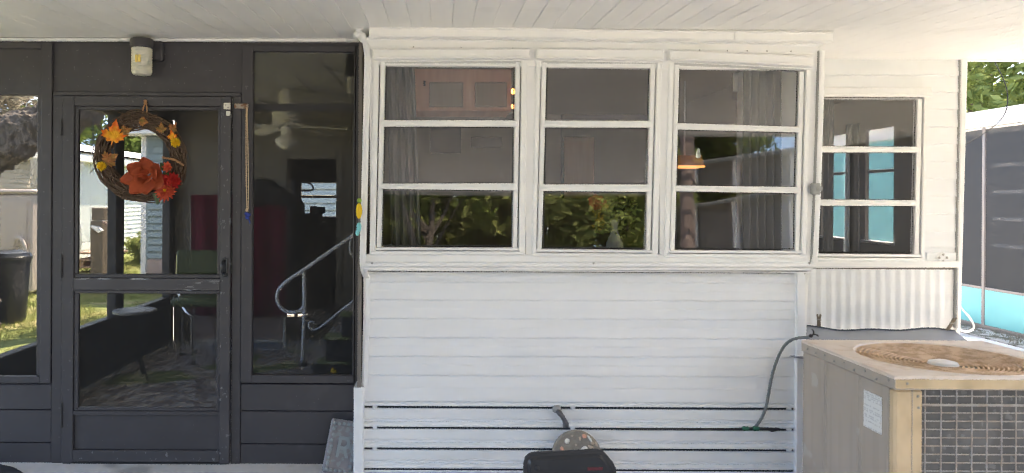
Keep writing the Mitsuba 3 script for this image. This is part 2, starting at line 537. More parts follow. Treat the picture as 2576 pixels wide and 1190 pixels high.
obj('side_fascia', cbox(5.345, 5.38, -.2, 4.86, ceil_z(2) - .06, ceil_z(4.8) + .1, .004), 'm_fascia', roof)
obj('beam', cbox(3.42, 5.34, 4.80, 4.86, ceil_z(4.85) - .012, ceil_z(4.85) + .005, .003), 'm_fascia', roof)

# ------------------------------------------------------------------ the screened porch (black)
room = thing('screened_porch', 'dark grey screened porch with planked kick panels on the left', 'porch')


def frame_piece(name, px0, px1, py0, py1, y0=DB, y1=DB + .05, mat_='m_black', bev=.003, parent=room, D=DB):
    return obj(name, extr(rect(px0, px1, py0, py1, D), y0, y1, bev), mat_, parent)


frame_piece('header_panel', -60, 607, 103, 243, DB + .012, DB + .06)
frame_piece('header_panel', 607, 915, 103, 118, DB + .006, DB + .06)
frame_piece('drip_cap', 134, 605, 236, 246, DB - .012, DB + .05)
frame_piece('post', 132, 158, 243, 1172, DB - .002, DB + .055)
frame_piece('post', 584, 607, 243, 1172, DB - .002, DB + .055)
frame_piece('corner_post', 893, 918, 118, 1172, DB + .002, DB + .05)
# left screen opening
wl = sub(room, 'screen_window')
frame_piece('frame', 104, 131, 112, 968, DB - .01, DB + .03, parent=wl)
frame_piece('frame', 91, 104, 128, 952, DB + .008, DB + .04, parent=wl)
frame_piece('frame', -70, 104, 112, 128, DB - .01, DB + .03, parent=wl)
frame_piece('frame', -70, 104, 952, 968, DB - .01, DB + .03, parent=wl)
obj('screen', extr(rect(-70, 91, 128, 952, DB), DB + .022, DB + .0235), 'm_screen', wl)
for a, b in ((972, 1037), (1037, 1120), (1120, 1172)):
    frame_piece('plank', -70, 131, a + .8, b - .8, DB + .004, DB + .03, bev=.004)
frame_piece('kick_backing', -70, 131, 970, 1172, DB + .028, DB + .05, bev=0)
# right screen window
wr = sub(room, 'screen_window')
frame_piece('frame', 608, 636, 116, 965, DB - .01, DB + .03, parent=wr)
frame_piece('frame', 889, 893, 132, 945, DB - .006, DB + .03, parent=wr)
frame_piece('frame', 636, 893, 116, 132, DB - .01, DB + .03, parent=wr)
frame_piece('frame', 636, 893, 945, 965, DB - .01, DB + .03, parent=wr)
frame_piece('crossbar', 636, 889, 262, 278, DB + .028, DB + .05, parent=wr)
obj('screen', extr(rect(636, 889, 132, 945, DB), DB + .022, DB + .0235), 'm_screen', wr)
for a, b in ((968, 1037), (1037, 1120), (1120, 1172)):
    frame_piece('plank', 607, 893, a + .8, b - .8, DB + .004, DB + .03, bev=.004)
frame_piece('kick_backing', 607, 893, 966, 1172, DB + .028, DB + .05, bev=0)
# white channel along the ceiling, with its screws
ch = obj('ceiling_channel', extr([P(-70, 97.5, DB)[[0, 2]], P(-70, 104, DB)[[0, 2]], P(914, 107, DB)[[0, 2]], P(914, 100, DB)[[0, 2]]], DB - .03, DB + .0, .003), 'm_trim', room, label='thin white channel under the ceiling')
for px in (72, 99, 297, 321, 508, 738, 765, 958 - 60, 870):
    obj('screw', sphere(P(px, 100 + px * .003, DB - .032), .009, 1), 'm_trim', room)

# the screen door
door = sub(room, 'door')
dk = dict(parent=door)
frame_piece('stile', 161, 190, 247, 1166, DB - .022, DB + .012, 'm_black', **dk)
frame_piece('stile', 557, 582, 247, 1166, DB - .022, DB + .012, 'm_worn', **dk)
frame_piece('top_rail', 190, 557, 247, 272, DB - .022, DB + .012, **dk)
frame_piece('screen_stop', 190, 199, 272, 693, DB - .012, DB + .01, **dk)
frame_piece('screen_stop', 549, 557, 272, 693, DB - .012, DB + .01, **dk)
frame_piece('screen_stop', 199, 549, 272, 281, DB - .012, DB + .01, **dk)
frame_piece('mid_rail', 190, 557, 703, 733, DB - .022, DB + .012, 'm_scratched', **dk)
frame_piece('screen_stop', 190, 557, 693, 703, DB - .012, DB + .01, **dk)
frame_piece('screen_stop', 190, 557, 733, 742, DB - .012, DB + .01, **dk)
frame_piece('screen_stop', 190, 201, 742, 1036, DB - .012, DB + .01, **dk)
frame_piece('screen_stop', 548, 557, 742, 1036, DB - .012, DB + .01, **dk)
frame_piece('screen_stop', 201, 548, 1028, 1036, DB - .012, DB + .01, **dk)
frame_piece('kick_panel', 190, 557, 1047, 1134, DB - .004, DB + .01, **dk)
frame_piece('kick_rail', 190, 557, 1036, 1047, DB - .020, DB + .01, **dk)
frame_piece('bottom_rail', 190, 557, 1134, 1163, DB - .022, DB + .012, 'm_worn', **dk)
frame_piece('sweep', 163, 580, 1166, 1170, DB - .012, DB + .006, 'm_gasket', bev=.001, **dk)
obj('screen', extr(rect(199, 549, 281, 693, DB), DB + .001, DB + .0025), 'm_screen', door)
obj('screen', extr(rect(201, 548, 742, 1028, DB), DB + .001, DB + .0025), 'm_screen', door)
for a, b in ((300, 342), (640, 697), (1010, 1072)):
    c = P(160, (a + b) / 2, DB)
    hh = (b - a) / F * DB / 2
    obj('hinge', tube([c + [0, -.026, -hh], c + [0, -.026, hh]], .006, 8), 'm_gasket', door, smooth=40)
c = P(569, 670, DB)
obj('handle', cat([cbox(c[0] - .014, c[0] + .014, DB - .034, DB - .022, c[2] - .055, c[2] + .05, .004), tube(spline([c + [0, -.03, .03], c + [-.004, -.062, .02], c + [-.004, -.066, -.01], c + [0, -.05, -.035]], 12), .008, 8), sphere(c + [0.004, -.04, -.045], .011, 1)]), 'm_plastic_black', door, smooth=40)

# side wall (left), its knee wall, posts and headers; far wall; ceiling; rug
XS = -2.80
YF = 7.81
obj('knee_wall', cbox(XS - .06, XS, DB + .05, YF, 0, .458, .004), 'm_black', room)
obj('knee_cap', cbox(XS - .07, XS + .012, DB + .05, YF, .459, .477, .004), 'm_black', room)
for y0, y1 in ((6.40, 6.56), (7.66, YF)):
    obj('post', cbox(XS - .07, XS + .01, y0, y1, .478, 2.21, .004), 'm_black', room)
obj('header_beam', cbox(XS - .09, XS - .01, DB + .05, YF, 2.21, 2.30, .004), 'm_wood_grey', room)
obj('header_beam', cbox(XS - .04, XS + .05, DB + .05, YF, 2.302, 2.45, .004), 'm_black', room)
for y0, y1 in ((DB + .05, 6.40), (6.56, 7.66)):
    obj('screen', trimesh.creation.box(bounds=[[XS - .031, y0, .478], [XS - .0295, y1, 2.21]]), 'm_screen', room)
# far wall with a doorway
dx0, dx1, dz = X(722, YF), X(846, YF), Z(402, YF)
xx = XS
while xx < -.46:
    x2 = min(xx + .31, -.46)
    pieces = [(xx, x2, 0, 2.45)]
    if x2 > dx0 and xx < dx1:
        pieces = []
        if xx < dx0: pieces.append((xx, dx0, 0, 2.45))
        if x2 > dx1: pieces.append((dx1, x2, 0, 2.45))
        pieces.append((max(xx, dx0), min(x2, dx1), dz, 2.45))
    for a, b, c0, c1 in pieces:
        if b - a > .01: obj('wall_board', cbox(a + .001, b - .001, YF, YF + .03, c0, c1, .003), 'm_room_wall', room)
    xx = x2
obj('door_casing', cat([cbox(dx0 - .07, dx0, YF - .015, YF + .035, 0, dz + .07, .004), cbox(dx1, dx1 + .07, YF - .015, YF + .035, 0, dz + .07, .004), cbox(dx0, dx1, YF - .015, YF + .035, dz, dz + .07, .004)]), 'm_room_wall', room)
obj('porch_ceiling', trimesh.creation.box(bounds=[[XS - .75, DB + .06, 2.46], [-.45, YF + .06, 2.50]]), 'm_room_ceiling', room)
for k in range(8):
    xb = XS + .12 + k * .3
    obj('ceiling_batten', cbox(xb, xb + .03, DB + .06, YF - .001, 2.452, 2.4595, .002), 'm_room_ceiling', room)
# inner room beyond the doorway, with its bright window
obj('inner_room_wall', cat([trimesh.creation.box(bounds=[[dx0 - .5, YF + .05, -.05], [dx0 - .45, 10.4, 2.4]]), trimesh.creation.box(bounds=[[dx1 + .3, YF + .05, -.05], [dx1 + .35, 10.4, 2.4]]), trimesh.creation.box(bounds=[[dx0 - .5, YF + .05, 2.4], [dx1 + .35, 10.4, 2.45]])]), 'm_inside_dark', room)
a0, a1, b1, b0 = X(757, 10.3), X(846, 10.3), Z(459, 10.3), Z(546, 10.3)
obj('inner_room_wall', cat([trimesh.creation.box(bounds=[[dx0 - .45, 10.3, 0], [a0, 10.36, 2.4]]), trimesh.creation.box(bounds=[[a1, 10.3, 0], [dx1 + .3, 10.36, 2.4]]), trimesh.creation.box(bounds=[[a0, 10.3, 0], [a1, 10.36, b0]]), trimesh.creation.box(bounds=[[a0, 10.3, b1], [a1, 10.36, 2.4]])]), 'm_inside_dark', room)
zm = Z(496, 10.3)
obj('inner_window_bar', cat([cbox(a0, a1, 10.29, 10.33, zm - .02, zm + .02, .004), cbox(a0, a1, 10.29, 10.33, b1 - .015, b1 + .015, .003)]), 'm_offwhite', room)

rug = tag(obj('rug', cbox(-2.70, -.6, 4.45, 7.3, .004, .016, .004), 'm_rug'), 'leaf patterned green and mauve rug on the porch floor', 'rug')

# ------------------------------------------------------------------ mobile home: front bay, right wall
home = thing('mobile_home', 'white sided mobile home with three awning windows in a projecting bay', 'mobile home')
xl, xr = X(915, DL), X(2020, DL)
# lower lap siding
ys = [686, 709, 754, 801, 849, 896, 944, 1010]
for a, b in zip(ys[:-1], ys[1:]):
    z1, z0 = Z(a, DL), Z(b, DL)
    big = z1 - z0 > .12
    prof = [(DL + .012, z1 + .004), (DL + .0045, z1 - .001), (DL + .0035, z1 - .010), (DL - .0002, (z0 + z1) / 2 + .010), (DL - .0004, (z0 + z1) / 2 + .003), (DL + .0007, (z0 + z1) / 2 - .004), (DL - .0035, z0 + .014), (DL - .0045, z0 + .003), (DL - .003, z0 + .0005), (DL + .012, z0 + .0005)]
    obj('siding_board', prism_x(prof, xl, xr), 'm_white', home, smooth=50)
obj('siding_backing', trimesh.creation.box(bounds=[[xl - .01, DL + .014, 0], [xr + .01, DL + .03, Z(690, DL)]]), 'm_slot', home)
# horizontal skirting: flat, groove, ridge, slot
for k in range(4):
    zt = Z(1010 + 52.2 * k - (0 if k else 0), DL) if k else Z(1011, DL)
    # ridge strip then a slot under it
    zr0 = Z(1021.5 + 52.2 * k, DL)
    prof = [(DL + .012, zt), (DL + .003, zt - .001), (DL - .004, zt - .008), (DL - .010, zr0 + .012), (DL - .010, zr0 + .004), (DL - .004, zr0), (DL + .012, zr0)]
    obj('skirting_ridge', prism_x(prof, xl, xr), 'm_white', home, smooth=50)
    zf1 = Z(1028 + 52.2 * k, DL)
    zf0 = Z(1010 + 52.2 * (k + 1), DL) + .001
    if zf0 < 0: zf0 = 0.002
    if zf1 > zf0 + .01:
        prof = [(DL + .012, zf1), (DL - .002, zf1), (DL - .004, zf1 - .004), (DL - .004, zf0 + .020), (DL + .010, zf0 + .010), (DL + .010, zf0), (DL + .012, zf0)]
        obj('skirting_slat', prism_x(prof, xl, xr), 'm_white', home, smooth=50)
    if k < 3:
        for px in (943, 1441, 1985):
            c = P(px, 1025 + 52.2 * k, DL)
            obj('skirting_clip', cat([cbox(c[0] - .012, c[0] + .012, DL - .0085, DL + .012, c[2] - .016, c[2] + .012, .003), sphere(c + [-.003, -.012, -.004], .005, 1)]), 'm_white', home)
# bottom left corner post and edge trims
obj('corner_trim', extr(rect(894, 919, 972, 1196, DL), DL - .035, DL + .10, .006), 'm_white', home)


def strip(pts, w, y0s, th=.02):
    """a bent moulding: px centre line, px width, front depths"""
    a = np.array([P(px - w / 2, py, d) for (px, py), d in zip(pts, y0s)])
    b = np.array([P(px + w / 2, py, d) for (px, py), d in zip(pts, y0s)])
    n = len(a)
    c = (a + b) / 2 + [0, -.006, 0]
    back = np.array([0, th, 0])
    v = np.vstack([a, c, b, a + back, b + back])
    f = []
    for i in range(n - 1):
        for s, t in ((0, 1), (1, 2), (2, 4), (4, 3), (3, 0)):
            f += [[s * n + i, t * n + i, t * n + i + 1], [s * n + i, t * n + i + 1, s * n + i + 1]]
    f += [[0, 3 * n, n], [3 * n, 4 * n, n], [4 * n, 2 * n, n]]
    k = n - 1
    f += [[k, n + k, 3 * n + k], [3 * n + k, n + k, 4 * n + k], [4 * n + k, n + k, 2 * n + k]]
    m = raw(v, f)
    trimesh.repair.fix_normals(m)
    return m


L = [(912, 96), (920, 112), (924, 140), (922, 250), (917, 450), (912, 660), (914, 680), (922, 700), (922, 760), (917, 970)]
obj('edge_trim', strip(L, 15, [DW - .02] * 5 + [DW - .02, DW, DL - .012, DL - .014, DL - .014], .05), 'm_trim', home, smooth=35)
L = [(2069, 128), (2066, 250), (2060, 450), (2052, 640), (2046, 665), (2032, 690), (2026, 715), (2024, 770), (2017, 974)]
obj('edge_trim', strip(L, 13, [DW - .014] * 4 + [DW, DL - .03, DL - .014, DL - .014, DL - .014], .05), 'm_trim', home, smooth=35)
obj('edge_gasket', strip([(p[0] - 9, p[1]) for p in L], 4, [d + .006 for d in [DW - .014] * 4 + [DW, DL - .03, DL - .014, DL - .014, DL - .014]], .03), 'm_grey_metal', home, smooth=35)
# window box: body, header, soffits
xwl, xwr = X(916, DW), X(2062, DW)
obj('bay_header', extr(quad([(918, 96), (918, 164), (2060, 176), (2060, 112)], DW), DW + .0, DW + .04, .004), 'm_trim', home)
obj('bay_header_bead', extr(quad([(930, 117), (930, 125), (2050, 138), (2050, 130)], DW), DW - .006, DW + .01, .003), 'm_trim', home)
for px in (1040, 1160, 1290, 1610, 1650, 1700, 1760, 1830, 1880, 1930, 1990):
    obj('screw', sphere(P(px, 117 + (px - 930) * .0115, DW - .007), .004, 1), 'm_screw', home)
obj('bay_soffit', raw(*(lambda v: (v, [[0, 1, 2], [0, 2, 3], [4, 6, 5], [4, 7, 6], [0, 4, 5], [0, 5, 1], [3, 2, 6], [3, 6, 7], [0, 3, 7], [0, 7, 4], [1, 5, 6], [1, 6, 2]]))(np.array([P(930, 92, DG + .01), P(2094, 104, DG + .01), P(2060, 116, DW + .01), P(918, 100, DW + .01), P(930, 90, DG + .01), P(2094, 102, DG + .01), P(2060, 112, DW + .01), P(918, 96, DW + .01)]))), 'm_trim', home)
# gutter in two lengths
for n_, (a, b) in enumerate(((928, 1848), (1848, 2097))):
    f_ = lambda px: 66 + (px - 928) * .0125
    e = 0 if n_ == 0 else -.8
    obj('gutter', extr(quad([(a + (1 if n_ else 0), f_(a) + e), (a + (1 if n_ else 0), f_(a) + 25 + e), (b, f_(b) + 24 + e), (b, f_(b) + e)], DG), DG, DG + .06, .006), 'm_fascia', home, label='longer left length of white gutter' if n_ == 0 else 'short right length of white gutter')
    obj('gutter_lip', extr(quad([(a + 2, f_(a) + 1 + e), (a + 2, f_(a) + 6 + e), (b - 1, f_(b) + 6 + e), (b - 1, f_(b) + 1 + e)], DG), DG - .008, DG + .01, .003), 'm_fascia', home)
obj('ceiling_channel', extr(quad([(930, 59), (930, 67), (2100, 81), (2100, 74)], DG), DG + .012, DG + .05, .003), 'm_trim', home)
for px in (960, 1024, 1200, 1216, 1340, 1366, 1520, 1640, 1700, 1860, 1905, 2060):
    c = P(px, 66 + (px - 928) * .0125, DG - .002)
    obj('screw', sphere(c, .008, 1), 'm_trim', home)
# caulked bracket at the top left
c = P(902, 84, DG + .05)
obj('corner_bracket', cat([sphere(c + [0, 0, .03], .022, 2, (1, .8, 1.5)), sphere(c + [.02, 0, -.02], .022, 2, (1, .8, 1.3)), sphere(c + [-.012, 0, -.01], .018, 2), cbox(c[0] - .06, c[0] + .0, c[1] - .01, c[1] + .012, c[2] + .03, c[2] + .042, .003)]), 'm_trim', home, smooth=60, label='lump of off-white caulk where gutter meets porch')

# the bay's wall behind and between the windows
mull = [(930, 944), (1322, 1350), (1660, 1684), (2030, 2058)]
for a, b in mull: obj('bay_mullion', extr(quad([(a, 140), (a, 662), (b, 662), (b, 150)], DW), DW + .004, DW + .05, .002), 'm_trim', home)
obj('bay_apron', extr(quad([(916, 640), (916, 664), (2048, 664), (2048, 640)], DW), DW + .002, DW + .05, .002), 'm_trim', home)
# sill mouldings
obj('bay_sill', extr(quad([(912, 659), (912, 671), (2046, 672), (2046, 660)], DW), DW - .022, DW + .05, .005), 'm_trim', home)
obj('bay_sill_bead', extr(quad([(916, 671), (916, 679), (2040, 681), (2040, 673)], DW), DW - .010, DW + .06, .004), 'm_trim', home)
obj('bay_floor', trimesh.creation.box(bounds=[[xl, DW + .0, Z(682, DW)], [xr, DL + .03, Z(679.5, DW)]]), 'm_trim', home)
for px in (936, 1493, 2036):
    obj('screw', sphere(P(px, 662, DW - .024), .006, 1), 'm_screw', home)

DELTA = 0.04


def lerp(a, b, t): return np.asarray(a) * (1 - t) + np.asarray(b) * t


def window(corners, pane_rows, px_in, tilts, D, cap, side=True, has_left=True, capdrop=0.0):
    """corners: px of the outer frame (tl, tr, br, bl); pane_rows: list of (py top left, py bottom left, py top right, py bottom right); px_in: (l top, l bottom, r top, r bottom) of the glass."""
    w = sub(home, 'window')
    (tl, tr, br, bl) = corners
    lt, lb, rt, rb = px_in
    ytop, ybot = pane_rows[0][0], pane_rows[-1][1]

    def xi(edge_t, edge_b, py): return edge_t + (edge_b - edge_t) * (py - ytop) / (ybot - ytop)
    # outer frame: two jamb steps each side
    if has_left:
        obj('jamb', extr(quad([tl, bl, (lb - 18, bl[1]), (lt - 18, tl[1])], D), D - .012, D + .05, .004), 'm_trim', w)
        obj('jamb_strip', extr(quad([(lt - 15, tl[1] + 2), (lb - 15, bl[1] - 8), (lb - 3, bl[1] - 8), (lt - 3, tl[1] + 2)], D), D - .004, D + .04, .004), 'm_trim', w)
    obj('jamb', extr(quad([(rt + 18, tr[1]), (rb + 18, br[1]), br, tr], D), D - .012, D + .05, .004), 'm_trim', w)
    obj('jamb_strip', extr(quad([(rt + 3, tr[1] + 2), (rb + 3, br[1] - 8), (rb + 15, br[1] - 8), (rt + 15, tr[1] + 2)], D), D - .004, D + .04, .004), 'm_trim', w)
    obj('sill', extr(quad([(lb - 18, ybot + 5), (lb - 18, ybot + 12), (rb + 18, pane_rows[-1][3] + 12), (rb + 18, pane_rows[-1][3] + 5)], D), D - .014, D + .04, .004), 'm_trim', w)
    obj('sill', extr(quad([(bl[0], ybot + 14), (bl[0], ybot + 24), (br[0], pane_rows[-1][3] + 24), (br[0], pane_rows[-1][3] + 14)], D), D - .018, D + .05, .005), 'm_trim', w)
    # head cap (closed roll awning housing)
    obj('head_cap', extr(quad(cap, D), D - .05, D + .0, .008), 'm_trim', w)
    (a, b, c, d) = cap
    obj('head_cap_lip', extr(quad([(b[0] + 1, b[1] - 6), (b[0] + 1, b[1] + .5), (c[0] - 1, c[1] + .5), (c[0] - 1, c[1] - 6)], D), D - .058, D - .01, .004), 'm_trim', w)
    obj('head_rail', extr(quad([(lt - 16, b[1] + 2), (lt - 16, ytop), (rt + 16, pane_rows[0][2]), (rt + 16, c[1] + 2)], D), D - .002, D + .04, .003), 'm_grey_trim', w)
    n = len(pane_rows)
    for k, (y0, y1, z0, z1) in enumerate(pane_rows):
        l0, l1, r0, r1 = xi(lt, lb, y0), xi(lt, lb, y1), xi(rt, rb, z0), xi(rt, rb, z1)
        t = tilts[k]
        pts = [P(l0, y0, D), P(l1, y1, D), P(r1, z1, D), P(r0, z0, D)]
        # tilted pane: bottom edge out
        hgt = pts[0][2] - pts[1][2]
        top, bot = D + .012, D + .012 - hgt * t
        quadv = np.array([[pts[0][0], top, pts[0][2]], [pts[1][0], bot, pts[1][2]], [pts[2][0], bot, pts[2][2]], [pts[3][0], top, pts[3][2]]])
        obj('pane', raw(quadv, [[0, 1, 2], [0, 2, 3]]), 'm_glass', w)
        # dark gasket lines round the glass
        g = []
        for p, q in ((0, 1), (1, 2), (2, 3), (3, 0)):
            A, B = quadv[p], quadv[q]
            g.append(tube([A + [0, -.002, 0], B + [0, -.002, 0]], .0022, 4))
        obj('gasket', cat(g), 'm_gasket', w)
        if k < n - 1:
            y2, z2 = pane_rows[k + 1][0], pane_rows[k + 1][2]
            ll, rr = xi(lt, lb, y1), xi(rt, rb, z1)
            f0 = bot - .006 if t else D - .006
            obj('sash_bar', extr(quad([(ll - 12, y1 + .6), (ll - 12, y2 - .6), (rr + 12, z2 - .6), (rr + 12, z1 + .6)], D), min(f0, D - .012), D + .03, .004), 'm_trim', w)
            obj('sash_bar_bead', extr(quad([(ll - 10, y1 + 5), (ll - 10, y1 + 9), (rr + 10, z1 + 9), (rr + 10, z1 + 5)], D), min(f0, D - .012) - .004, D, .0025), 'm_trim', w)
    return w


mat('m_grey_trim', (.46, .46, .46), .5, .4)
window([(940, 153), (1326, 153), (1320, 640), (930, 640)], [(160, 302, 160, 302), (319, 461, 320, 460), (476, 617, 480, 618)], (972, 962, 1294, 1286), [0, .07, .076], DW,
       [(938, 127), (938, 153), (1330, 151), (1330, 125)])
window([(1348, 155), (1664, 157), (1654, 640), (1338, 640)], [(160, 303, 161, 304), (321, 463, 322, 463), (481, 621, 484, 624)], (1378, 1366, 1634, 1621), [0, .07, .076], DW,
       [(1346, 125), (1346, 151), (1664, 156), (1664, 128)])
window([(1682, 160), (2038, 178), (2026, 640), (1670, 645)], [(165, 309, 178, 319), (326, 466, 334, 470), (482, 624, 487, 626)], (1712, 1700, 2008, 1996), [0, 0, .035], DW,
       [(1678, 128), (1678, 155), (2036, 171), (2036, 146)])
# right wall of the home: belt, lap siding, window, skirting
xr0, xr1 = 1.90, X(2418, DR)
wz0, wz1, wx1 = Z(656, DR), Z(244, DR), X(2322, DR)
ys = [148, 189, 231, 274, 318, 362, 406, 449, 493, 537, 581, 622, 660]
for a, b in zip(ys[:-1], ys[1:]):
    z1, z0 = Z(a, DR) + .012, Z(b, DR) + .012
    prof = [(DR + .012, z1 + .004), (DR + .0045, z1 - .001), (DR + .0035, z1 - .012), (DR, (z0 + z1) / 2), (DR - .004, z0 + .012), (DR - .0045, z0 + .003), (DR - .003, z0 + .0005), (DR + .012, z0 + .0005)]
    zc = (z0 + z1) / 2
    obj('siding_board', prism_x(prof, wx1 if wz0 < zc < wz1 else xr0, xr1), 'm_white', home, smooth=50)
obj('belt_rail', extr(quad([(2044, 657), (2044, 674), (2408, 672), (2408, 656)], DR), DR - .03, DR + .03, .005), 'm_trim', home)
# vertical ribbed skirting sheet
n_ = 23
pr = []
xs_ = np.linspace(xr0, xr1, n_ * 8 + 1)
zt, zb = Z(672, DR), 0.0
yy = DR + .0085 - .0026 * np.cos((xs_ - xr0) / (xr1 - xr0) * n_ * 2 * np.pi)
v = np.vstack([np.column_stack([xs_, yy, np.full_like(xs_, zt)]), np.column_stack([xs_, yy, np.full_like(xs_, zb)])])
N_ = len(xs_)
obj('skirting_sheet', raw(v, [[i, N_ + i, N_ + i + 1] for i in range(N_ - 1)] + [[i, N_ + i + 1, i + 1] for i in range(N_ - 1)]), 'm_white', home, smooth=True, label='ribbed white skirting sheet below the right window')
obj('corner_trim', extr(quad([(2414, 146), (2402, 826), (2412, 826), (2430, 146)], DR), DR - .02, DR + .03, .004), 'm_trim', home)
obj('corner_gasket', extr(quad([(2412, 150), (2399, 824), (2402, 824), (2415, 150)], DR), DR - .012, DR + .01, .001), 'm_grey_metal', home)
window([(2024, 244), (2332, 247), (2320, 654), (2014, 655)], [(249, 367, 250, 369), (384, 501, 384, 503), (518, 633, 519, 635)], (2050, 2040, 2305, 2296), [0, 0, 0], DR,
       [(2020, 222), (2020, 244), (2334, 245), (2334, 223)])
# round vent emblem on the belt
c = P(2367, 648, DR)
pl = [extr([(c[0] - .045, c[2]), (c[0], c[2] - .038), (c[0] + .045, c[2]), (c[0], c[2] + .038)], DR - .022, DR - .008, .004)]
obj('vent_plate', extr([(c[0] - .10, c[2] - .028), (c[0] + .10, c[2] - .028), (c[0] + .10, c[2] + .035), (c[0] - .10, c[2] + .035)], DR - .010, DR + .01, .003), 'm_white', home)
em = obj('diamond_emblem', pl[0], 'm_trim', home, label='small diamond plate with four dots at the wall corner')
for a, b in ((-.024, 0), (.024, 0), (0, .02), (0, -.02)):
    obj('dot', sphere(c + [a, -.023, b], .008, 1, (1, .5, 1)), 'm_screw', em)
obj('wall_strip', extr(quad([(1870, 150), (1860, 660), (2015, 660), (2025, 150)], DR), DR - .002, DR + .03, .003), 'm_white', home)
obj('right_wall_backing', cat([trimesh.creation.box(bounds=[[wx1, DR + .014, .0], [xr1, DR + .05, 2.5]]), trimesh.creation.box(bounds=[[xr0, DR + .014, .0], [wx1, DR + .05, wz0]]), trimesh.creation.box(bounds=[[xr0, DR + .014, wz1], [wx1, DR + .05, 2.5]])]), 'm_inside', home)
# latch on the bay's right trim
c = P(2052, 475, DW - .03)
tag(obj('latch', cat([cbox(c[0] - .022, c[0] + .022, c[1] - .012, c[1] + .02, c[2] - .03, c[2] + .03, .005), cbox(c[0] + .0, c[0] + .028, c[1] - .022, c[1] - .01, c[2] - .012, c[2] + .012, .004)]), 'm_grey_metal'), 'small dark grey metal latch on the trim right of the bay', 'latch')

# ------------------------------------------------------------------ home interior
FZ = 0.62
YB = 7.3
XR = X(2418, DR) - .01
box_ = lambda x0, x1, y0, y1, z0, z1: trimesh.creation.box(bounds=[[x0, y0, z0], [x1, y1, z1]])
for a_, b_, y_ in ((-.43, 1.93, DW + .06), (1.93, XR, DR + .055)):
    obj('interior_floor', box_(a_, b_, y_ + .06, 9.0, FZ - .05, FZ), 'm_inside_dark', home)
    obj('interior_ceiling', box_(a_, b_, y_, 9.0, 2.33, 2.37), 'm_inside', home)
obj('interior_wall', box_(-.45, -.43, DW + .06, 9.0, 0, 2.5), 'm_inside', home)
obj('interior_wall', box_(-.43, 2.12, YB, YB + .04, FZ, 2.33), 'm_inside', home)
obj('interior_wall', box_(2.10, 2.14, DR + .06, 9.0, FZ, 2.33), 'm_inside', home)
obj('interior_wall', box_(2.14, XR, 8.96, 9.0, FZ, 2.33), 'm_inside_dark', home)
obj('bay_return', box_(1.93, 1.97, DW + .06, DR + .02, 0, 2.45), 'm_white', home)
# its right side wall with two window openings that look out on the turquoise house
s0, s1, s2, s3, sb, st = 5.56, 5.93, 6.12, 6.62, 1.17, 2.06
obj('side_wall', cat([box_(XR, XR + .03, DR + .05, s0, 0, 2.5), box_(XR, XR + .03, s1, s2, 0, 2.5), box_(XR, XR + .03, s3, 9.0, 0, 2.5), box_(XR, XR + .03, s0, s1, 0, sb), box_(XR, XR + .03, s2, s3, 0, sb), box_(XR, XR + .03, s0, s1, st, 2.5), box_(XR, XR + .03, s2, s3, st, 2.5)]), 'm_inside', home)
obj('side_screen', cat([box_(XR + .024, XR + .0255, s0, s1, sb, st), box_(XR + .024, XR + .0255, s2, s3, sb, st)]), 'm_side_screen', home)
scene['m_side_screen'] = {'type': 'mask', 'opacity': 0.45, 'bsdf': {'type': 'twosided', 'bsdf': {'type': 'diffuse', 'reflectance': {'type': 'rgb', 'value': [.10, .10, .10]}}}}
obj('side_window_bar', cat([cbox(XR + .02, XR + .04, s0, s1, 1.72, 1.745, .003), cbox(XR + .02, XR + .04, s2, s3, 1.72, 1.745, .003)]), 'm_grey_metal', home)
obj('side_window_sill', cat([cbox(XR - .03, XR + .05, s0 - .02, s1 + .02, sb, sb + .02, .003), cbox(XR - .03, XR + .05, s2 - .02, s3 + .02, sb, sb + .02, .003)]), 'm_trim', home)
# kitchen cupboards seen through the left bay window
cab = sub(home, 'wall_cabinet')
c0, c1 = P(1036, 150, 4.75), P(1286, 280, 4.75)
obj('carcass', cbox(c0[0], c1[0], 4.75, 5.1, c1[2], 2.328, .004), 'm_cabinet', cab)
for a, b in ((1080, 1165), (1195, 1275)):
    obj('door', extr(quad([(a, 208), (a, 270), (b, 270), (b, 208)], 4.75), 4.735, 4.749, .004), 'm_cabinet_panel', cab)
obj('hinge', cbox(X(1064, 4.75), X(1069, 4.75), 4.74, 4.749, Z(217, 4.75), Z(203, 4.75), .002), 'm_dark_stuff', cab)
obj('counter', cbox(-.40, 1.5, 6.6, 7.28, FZ, 1.55 - .04, .004), 'm_cabinet_panel', home)
cc = P(1093, 380, 7.2)
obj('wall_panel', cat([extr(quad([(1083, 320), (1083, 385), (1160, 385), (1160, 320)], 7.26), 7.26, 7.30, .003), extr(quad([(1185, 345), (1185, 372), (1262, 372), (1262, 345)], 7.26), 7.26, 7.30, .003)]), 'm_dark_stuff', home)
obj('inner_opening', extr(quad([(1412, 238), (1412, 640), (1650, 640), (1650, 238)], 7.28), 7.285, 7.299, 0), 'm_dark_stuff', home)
obj('inner_door', extr(quad([(1420, 345), (1420, 640), (1495, 640), (1495, 345)], 7.25), 7.26, 7.30, .004), 'm_cabinet', home)


def curtain(x0, x1, y, z0, z1, folds, lean=0.0, amp=.022):
    n = folds * 10
    xs = np.linspace(0, 1, n + 1)
    rows = []
    for t in np.linspace(0, 1, 7):
        xx = x0 + (x1 - x0) * xs + lean * (1 - t)
        rows.append(np.column_stack([xx, y + amp * np.sin(xs * folds * 2 * np.pi) + .006 * np.sin(xs * 31 + t * 3), np.full(n + 1, z0 + (z1 - z0) * t)]))
    v = np.vstack(rows)
    f = []
    for r in range(6):
        for i in range(n):
            a = r * (n + 1) + i
            f += [[a, a + 1, a + n + 2], [a, a + n + 2, a + n + 1]]
    return raw(v, f)


